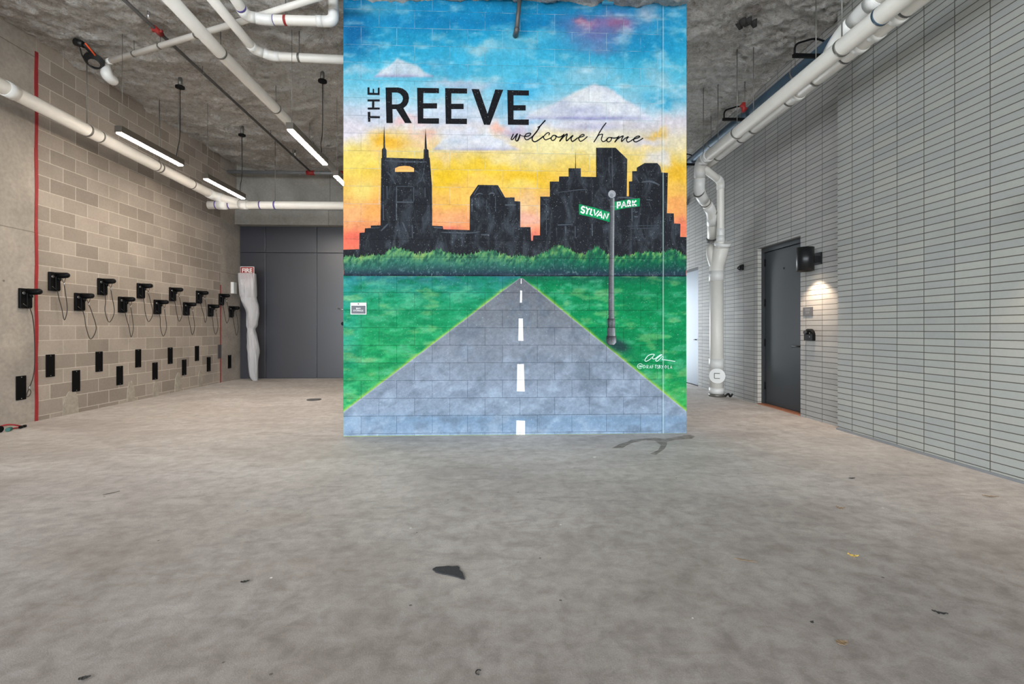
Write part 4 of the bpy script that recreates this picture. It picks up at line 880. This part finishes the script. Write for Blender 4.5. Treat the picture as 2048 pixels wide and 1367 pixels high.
# ------------------------------------------------------------ bike hooks and wheel plates
HY0 = 6.41
ords = ['first', 'second', 'third', 'fourth', 'fifth', 'sixth', 'seventh']
def make_hook(i):
    high = i % 2 == 1; y = HY0+.41*i; zt_ = 2.02 if high else 1.76; zb_ = zt_-.26
    if i == 0: lab = 'black bike hook on bare concrete left of the red line, cable stretched down'
    elif high:
        k = i//2; lab = f'black bike hook, {ords[k]} from the left in the upper row' if i != 11 else 'black bike hook over the short red line, last of the upper row'
    else:
        k = i//2; lab = f'black bike hook, {ords[k]} from the left in the lower row' if i != 12 else 'black bike hook on the concrete pier, furthest back of all hooks'
    t = thing('bike_hook', (XL, y+.07, zb_), lab, 'bike hook', 'bike hooks on the left wall')
    MB().box(XL, XL+.035, y, y+.15, zb_, zt_, .008).box(XL+.03, XL+.05, y+.075, y+.145, zb_+.01, zt_-.005, .01).build('mounting_plate', M['black'], t)
    ya, za = y+.112, zt_-.04
    MB().tube([(XL+.02, ya, za), (XL+.12, ya, za), (XL+.165, ya, za+.002), (XL+.182, ya, za+.002), (XL+.19, ya, za+.002)], [.044, .041, .038, .029, .008], 18).tube([(XL+.04, ya, za-.02), (XL+.075, ya, za-.075)], [.03, .012], 12).build('arm', M['black'], t)
    MB().tube([(XL+.03, y+.042, zt_-.062), (XL+.04, y+.042, zt_-.062)], .019, 16).build('lock_core', M['chrome'], t)
    MB().tube([(XL+.037, y+.03, zb_+.06), (XL+.037, y+.075, zb_+.03)], .0025, 6).build('slot', M['galv'], t)
    rr = random.Random(i*7+3)
    if i == 0:
        pts = [(XL+.04, y+.115, zb_+.01), (XL+.045, y+.15, zb_-.12), (XL+.05, y+.17, zb_-.4), (XL+.05, y+.17, zb_-.75), (XL+.045, y+.15, .58), (XL+.04, y+.11, .47)]
        cb_ = MB().tube(smooth_curve(pts, 8), .0055, 8).tube(smooth_curve([(XL+.04, y+.11, .45), (XL+.04, y+.13, .4), (XL+.04, y+.1, .35), (XL+.04, y+.07, .36), (XL+.04, y+.09, .42), (XL+.04, y+.11, .45)], 6), .0045, 6).build('cable', M['cable'], t)
        MB().tube([(XL+.041, y+.112, .48), (XL+.04, y+.11, .44)], .009, 10).build('ferrule', M['chrome'], cb_)
    else:
        w = rr.choice((.02, .05, .08, .11)); x_tip = XL+.115
        dz = .38+.05*rr.random(); yc = y+.13; sw = rr.uniform(-.03, .05)
        lp = [(XL+.04, y+.105, zb_+.01), (XL+.05, yc-.02+sw*.4, zb_-.1), (XL+.06, yc+.01+sw-w*.4, zb_-dz*.6), (XL+.08, yc+.02+sw, zb_-dz), (XL+.1, yc+.03+sw+w*.6, zb_-dz*.62), (XL+.115, yc+.0+sw*.5+w*.2, zb_-.02), (x_tip, ya+.01, za-.13)]
        cb_ = MB().tube(smooth_curve(lp, 8), .0052, 8).tube([(x_tip, ya+.012, za-.1), (x_tip+.03, ya, za-.03)], .0035, 6).tube([(x_tip, ya-.0, za-.1), (x_tip-.03, ya, za-.03)], .0035, 6).build('cable', M['cable'], t)
        MB().tube([(x_tip, ya+.01, za-.14), (x_tip, ya+.01, za-.1)], .009, 10).build('ferrule', M['chrome'], cb_)
for i in range(13): make_hook(i)
for i in range(13):
    high = i % 2 == 1; y = HY0-.03+.41*i; zt_ = .88 if high else .625; mm = M['plate_grey'] if i == 11 else M['plate_black']
    if i == 0: lab = 'black wheel plate on bare concrete left of the red line'
    elif i == 11: lab = 'grey wheel plate touching the short red line, paler than the others'
    elif i == 12: lab = 'black wheel plate on the concrete pier, furthest back'
    else: lab = f'black wheel plate, {ords[i//2]} from the left in the {"upper" if high else "lower"} row of plates'
    t = thing('wheel_plate', (XL, y+.065, zt_-.31), lab, 'wall plate', 'wheel plates below the bike hooks')
    MB().box(XL, XL+.012, y, y+.13, zt_-.31, zt_, .004).build('plate', mm, t)
    for z in (zt_-.018, zt_-.292): MB().tube([(XL+.011, y+.065, z), (XL+.015, y+.065, z)], .006, 8).build('screw', M['chrome'], t)

# ------------------------------------------------------------ wrapped standpipe, its sign, white box
YW = 11.35
cF = lambda x, y: (430+x/2.848, 300+y/2.848)
t = thing('wrapped_standpipe', at_y(YW, 508, 762), 'pipe wrapped in loose translucent plastic beside the dark doors', 'standpipe')
rows_ = [(702, 139, 227), (712, 138, 228), (760, 143, 230), (820, 148, 232), (850, 152, 232), (880, 162, 246), (920, 180, 249), (960, 184, 243), (1000, 185, 235), (1020, 187, 225), (1060, 186, 236), (1110, 188, 245), (1150, 190, 245), (1180, 190, 243), (1240, 195, 242), (1290, 203, 242), (1312, 216, 243)]
bm = bmesh.new(); rings = []
fine = smooth_curve(rows_, 4)
for j, (yy, xl, xr) in enumerate(fine):
    pl_, pr_ = at_y(YW, *cF(xl, yy)), at_y(YW, *cF(xr, yy)); c_ = (pl_+pr_)/2; hw_ = (pr_.x-pl_.x)/2; r_ = []
    for k in range(28):
        a = 2*PI*k/28; n_ = 1+(.05 if j < 14 else .26)*noise.noise(Vector((math.cos(a)*3, math.sin(a)*3, j*.16)))*(1 if abs(math.cos(a)) < .95 else .3)
        e_ = .4 if j < 14 else .8
        ca_, sa_ = math.copysign(abs(math.cos(a))**e_, math.cos(a)), math.copysign(abs(math.sin(a))**e_, math.sin(a))
        r_.append(bm.verts.new((c_.x+ca_*hw_*n_, YW+sa_*min(hw_, .11)*n_, max(c_.z, .03))))
    rings.append(r_)
for j in range(len(rings)-1):
    for k in range(28):
        f = bm.faces.new((rings[j][k], rings[j][(k+1) % 28], rings[j+1][(k+1) % 28], rings[j+1][k])); f.smooth = True
bm.faces.new(rings[0]); bm.faces.new(rings[-1])
mb = MB(); mb.bm.free(); mb.bm = bm; mb.build('plastic_wrap', M['wrap'], t)
pz0 = at_y(YW, 508, 757); MB().tube([(pz0.x, YW, .03), (pz0.x-.02, YW, .9), (pz0.x-.06, YW, 1.7), (pz0.x-.1, YW, 2.3)], .045, 14).build('pipe', M['galv'], t)
a = at_y(YW-.05, 480.5, 575); c_ = at_y(YW-.05, 508.5, 533)
MB().box(a.x, c_.x, YW-.055, YW-.045, a.z, c_.z, .004).build('sign_border', M['white'], t)
zb_ = at_y(YW-.13, 490, 552).z
MB().box(a.x+.012, c_.x-.012, YW-.06, YW-.055, zb_-.06, c_.z-.012, .002).build('sign_face', M['red'], t)
text_mesh('lettering', 'FIRE', .13, M['white'], t, Matrix.Translation(((a.x+c_.x)/2, YW-.0605, at_y(YW-.13, 490, 540).z)) @ RX, .001, .004)
# translucent plastic over the lower part of the sign: narrow pink striped area of print
mb = MB()
for k in range(3):
    zz = zb_-.1-.055*k; mb.box(a.x+.06, c_.x-.06, YW-.058, YW-.055, zz-.012, zz+.012)
mb.build('small_print', simple('faded_red_print', (205, 150, 146)), t)
a = at_x(XL+.06, 477, 588); c_ = at_x(XL+.06, 474, 565)
tag(MB().box(XL, XL+.07, 11.42, 11.56, a.z-.0, c_.z, .006).build('switch_box', M['white']), 'small white box on the concrete pier beside the wrapped pipe', 'box')

# ------------------------------------------------------------ right wall fixtures
def sconce(y, xw, label, watts=46):
    t = thing('wall_lamp', (xw, y, 2.0), label, 'wall lamp')
    xc = xw-.185; r = .105
    mb = MB(); bm = mb.bm; seg = 36; rr = [(r, 2.317), (r, 2.003), (r-.012, 2.003), (r-.012, 2.03), (.0001, 2.035)]
    prof = [(.0001, 2.317)]+rr; rings = []
    for (q, z) in prof: rings.append([bm.verts.new((xc+q*math.cos(2*PI*k/seg), y+q*math.sin(2*PI*k/seg), z)) for k in range(seg)])
    for j in range(len(rings)-1):
        for k in range(seg):
            f = bm.faces.new((rings[j][k], rings[j][(k+1) % seg], rings[j+1][(k+1) % seg], rings[j+1][k])); f.smooth = j == 1 or j == 3
    mb.build('shade', M['sconce_black'], t)
    MB().box(xc+r*.9, xw-.015, y-.045, y+.045, 2.12, 2.2).box(xw-.02, xw, y-.07, y+.07, 2.09, 2.25, .004).build('bracket', M['sconce_black'], t)
    MB().tube([(xc, y, 2.026), (xc, y, 2.020)], .05, 20).build('lens', M['lamp_glow'], t)
    L = bpy.data.lights.new('wall_lamp_light', 'SPOT'); L.energy = watts; L.color = (1, .76, .56); L.spot_size = math.radians(112); L.spot_blend = .5; L.shadow_soft_size = .03
    lo = bpy.data.objects.new('wall_lamp_light', L); COL.objects.link(lo); lo.parent = t; lo.location = Vector((xc, y, 2.012))-t.location
    return t
sconce(6.2, XRR, 'black cylinder wall lamp beside the dark door, lighting the brick below')
sconce(3.17, XR, 'black cylinder wall lamp on the forward brick wall, nearest the camera', 30)
def wall_at(u, v): return at_x(XRR, u, v)
a = wall_at(1607, 632); c_ = wall_at(1626, 614)
t = thing('door_sign', (XRR, (a.y+c_.y)/2, a.z), 'small square grey sign on the brick under the wall lamp', 'sign')
MB().box(XRR-.01, XRR, c_.y, a.y, a.z, c_.z+.005, .002).build('face', M['sign_grey'], t)
zc_ = (a.z+c_.z)/2; yc = (a.y+c_.y)/2
for k_, (dz_, wd_) in enumerate(((.028, .05), (-.012, .035))):   # worn, unreadable lines of print
    MB().box(XRR-.0105, XRR-.0095, yc-wd_, yc+wd_, zc_+dz_-.012, zc_+dz_+.012).build('worn_print', M['worn'], t)
a = wall_at(1614, 680); c_ = wall_at(1631, 657)
t = thing('card_reader', (XRR, (a.y+c_.y)/2, a.z), 'small black card reader on the brick beside the dark door', 'card reader')
yc, zc_ = (a.y+c_.y)/2, (a.z+c_.z)/2; w2_ = abs(a.y-c_.y)/2; h2 = (c_.z-a.z)/2
arch = [(yc-w2_, zc_-h2), (yc+w2_, zc_-h2)]+[(yc+w2_*math.cos(q), zc_+h2-w2_+w2_*math.sin(q)) for q in np.linspace(0, PI, 12)]
MB().prism(arch, 'x', XRR-.045, XRR).build('body', M['black'], t)
MB().tube([(XRR-.045, yc+.03, zc_+.03), (XRR-.075, yc+.03, zc_+.03)], .028, 16).build('sensor', M['sconce_black'], t)
MB().tube([(XRR-.045, yc-.035, zc_+.02), (XRR-.05, yc-.035, zc_+.02)], .007, 10).tube([(XRR-.045, yc-.035, zc_-.03), (XRR-.05, yc-.035, zc_-.03)], .007, 10).build('screw', M['chrome'], t)
a = at_x(XRR, 1474, 543); c_ = at_x(XRR, 1488, 528)
t = thing('security_camera', (XRR, (a.y+c_.y)/2, a.z), 'small black security camera on the brick between stack and door', 'camera')
MB().box(XRR-.035, XRR, min(a.y, c_.y), min(a.y, c_.y)+.1, a.z, c_.z, .008).build('base', M['black'], t)
MB().tube([(XRR-.03, min(a.y, c_.y)+.08, (a.z+c_.z)/2), (XRR-.055, min(a.y, c_.y)+.06, (a.z+c_.z)/2-.01)], .032, 16).build('dome', M['sconce_black'], t)
MB().tube([(XRR-.055, min(a.y, c_.y)+.06, (a.z+c_.z)/2-.01), (XRR-.06, min(a.y, c_.y)+.06, (a.z+c_.z)/2-.01)], .014, 12).build('lens', M['chrome'], t)

# ------------------------------------------------------------ floor things
q = at_z(.01, 628, 798.5); fz = floor_z(q.x, q.y)
t = thing('floor_drain', (q.x, q.y, fz), 'small round dark floor drain near the dark doors', 'drain')
MB().tube([(q.x, q.y, fz-.01), (q.x, q.y, fz+.006)], .12, 24).build('rim', M['drain'], t)
mb = MB()
for k in range(-3, 4): mb.box(q.x-.09, q.x+.09, q.y+k*.024-.005, q.y+k*.024+.005, fz+.006, fz+.010)
mb.build('grate', M['dark_steel'], t)
def blob_flat(name, mat, label, cat, poly, h=.004):
    pts = [at_z(0, *p) for p in poly]; mb = MB(); mb.prism([(p.x, p.y) for p in pts], 'z', -.002, h); return tag(mb.build(name, mat), label, cat)
blob_flat('asphalt_patch', M['asphalt'], 'dark grey asphalt patch on the floor in front of the mural', 'patch', [(865, 1139), (872, 1135), (886, 1134), (896, 1133), (905, 1134), (915, 1133), (919, 1136), (917, 1139), (925, 1146), (927, 1152), (929, 1159), (923, 1158), (916, 1155), (908, 1153), (896, 1150), (884, 1148), (872, 1145)], .006)
def leaf(name, mat, label, cat, u, v, L, Wd, ang, curl=.02, h=.004):
    c = at_z(0, u, v); mb = MB(); bm = mb.bm; n = 9; up, dn = [], []
    for k in range(n):
        s = k/(n-1); x = (s-.5)*L; w = Wd*.5*math.sin(PI*min(.97, s+.06))**.7*(1+.25*math.sin(k*2.3+u)); z = h+curl*(4*(s-.5)**2)*.5+curl*.3*math.sin(k*1.9+v)**2
        for lst, dz in ((up, .0015), (dn, 0)):
            row = []
            for q in (-1, 0, 1): xx, yy = x, q*w; row.append(bm.verts.new((c.x+xx*math.cos(ang)-yy*math.sin(ang), c.y+xx*math.sin(ang)+yy*math.cos(ang), z+dz+abs(q)*curl*.25)))
            lst.append(row)
    for k in range(n-1):
        for q in range(2):
            bm.faces.new((up[k][q], up[k+1][q], up[k+1][q+1], up[k][q+1])); bm.faces.new((dn[k][q], dn[k][q+1], dn[k+1][q+1], dn[k+1][q]))
        for q in (0, 2): bm.faces.new((up[k][q], dn[k][q], dn[k+1][q], up[k+1][q]))
    bm.faces.new(up[0]+dn[0][::-1]); bm.faces.new(up[-1]+dn[-1][::-1])
    return tag(mb.build(name, mat), label, cat)
leaf('dry_leaf', M['leaf'], 'curled brown leaf on the floor towards the right brick wall', 'leaf', 1681, 1019, .05, .022, -.6)
leaf('dry_leaf', M['yellow_leaf'], 'small yellow leaf on the floor right of centre', 'leaf', 1706, 1115, .05, .02, -.5)
leaf('twig', M['leaf'], 'thin tan twig lying on the floor right of centre', 'twig', 1491, 1122, .11, .01, -.45, .004)
leaf('dry_leaf', M['dark_debris'], 'dark shrivelled leaf on the floor at the lower right', 'leaf', 1880, 1229, .055, .018, -.5, .012)
leaf('dry_leaf', M['leaf'], 'thin brown leaf below the brick wall, furthest right', 'leaf', 1981, 994, .1, .022, -.3, .008)
leaf('debris_chip', M['dark_debris'], 'small dark chip on the floor below the dark door', 'debris', 1704, 957, .06, .02, .1, .004)
leaf('debris_chip', M['dark_debris'], 'small dark chip on the floor at lower left of centre', 'debris', 490, 1165, .04, .018, .4, .006)
leaf('debris_chip', M['dark_debris'], 'dark chip at the bottom left of the floor', 'debris', 169, 1358, .035, .02, .4, .004)
leaf('debris_chip', M['white'], 'white chip on the floor in front of the mural', 'debris', 1189, 915, .03, .02, .2, .004)
leaf('debris_chip', M['dark_debris'], 'short dark chip near the bottom of the floor right of centre', 'debris', 1624, 1246, .02, .012, .5, .004)
leaf('twig', M['dark_debris'], 'thin dark twig on the left of the floor', 'twig', 223, 987, .1, .01, .9, .004)
leaf('debris_chip', M['leaf'], 'rusty brown scrap at the lower right of the floor', 'debris', 1684, 1287, .045, .03, .1, .004)
c = at_z(0, 957, 1346); pts = [(c.x+.01*math.cos(a), c.y+.012*math.sin(a), .005) for a in np.linspace(.8, 5, 10)]
tag(MB().tube(pts, .0022, 6).build('wire_scrap', M['cord']), 'tiny black curled wire at the bottom edge of the floor', 'debris')
# damp stain rim near the mural's right corner
m, nt, b = newmat('damp_stain'); g = G(nt); M['stain'] = m; o_ = g.obj()
n_ = g.noise(o_, 9, 5, .7, .5); g.l(g.mix(g.ramp(n_, .35, .65), lin((112, 103, 93)), lin((160, 150, 141))), b.inputs['Base Color']); b.inputs['Roughness'].default_value = .6
blob_flat('stain', M['stain'], 'irregular brown stain on the floor below the right corner of the mural', 'stain', [(1224, 896), (1238, 888), (1256, 883), (1262, 879), (1284, 877), (1310, 875), (1330, 878), (1352, 873), (1380, 869), (1390, 872), (1384, 877), (1352, 879), (1334, 883), (1334, 888), (1330, 896), (1322, 902), (1312, 909), (1300, 907), (1316, 900), (1322, 890), (1310, 881), (1290, 880), (1268, 884), (1254, 890), (1246, 895)], .0015)
# red lead with plugs by the left wall
t = thing('extension_lead', at_z(0, 10, 855), 'red cable with black plugs on the floor against the left wall', 'cable')
P = lambda u, v, z=.012: at_z(z, u, v)
MB().tube(smooth_curve([tuple(P(-40, 862)), tuple(P(-10, 856, .03)), tuple(P(10, 849.5, .05)), tuple(P(26, 849, .05)), tuple(P(40, 851.5, .02)), tuple(P(44, 853))], 6), .010, 8).tube(smooth_curve([tuple(P(20, 857)), tuple(P(30, 855.5)), tuple(P(41, 854.5))], 4), .009, 8).build('cable', M['redline'], t)
MB().tube([P(40, 854, .02), P(44, 853, .02)], .018, 10).tube([P(47, 851.8, .02), P(52, 851, .02)], .016, 10).build('plug', M['black'], t)
MB().tube([P(15, 859, .025), P(21, 857, .025)], .024, 10).build('plug', M['green'], t)
MB().tube([P(-6, 858, .04), P(1, 858, .04)], .04, 12).build('plug', M['black'], t)
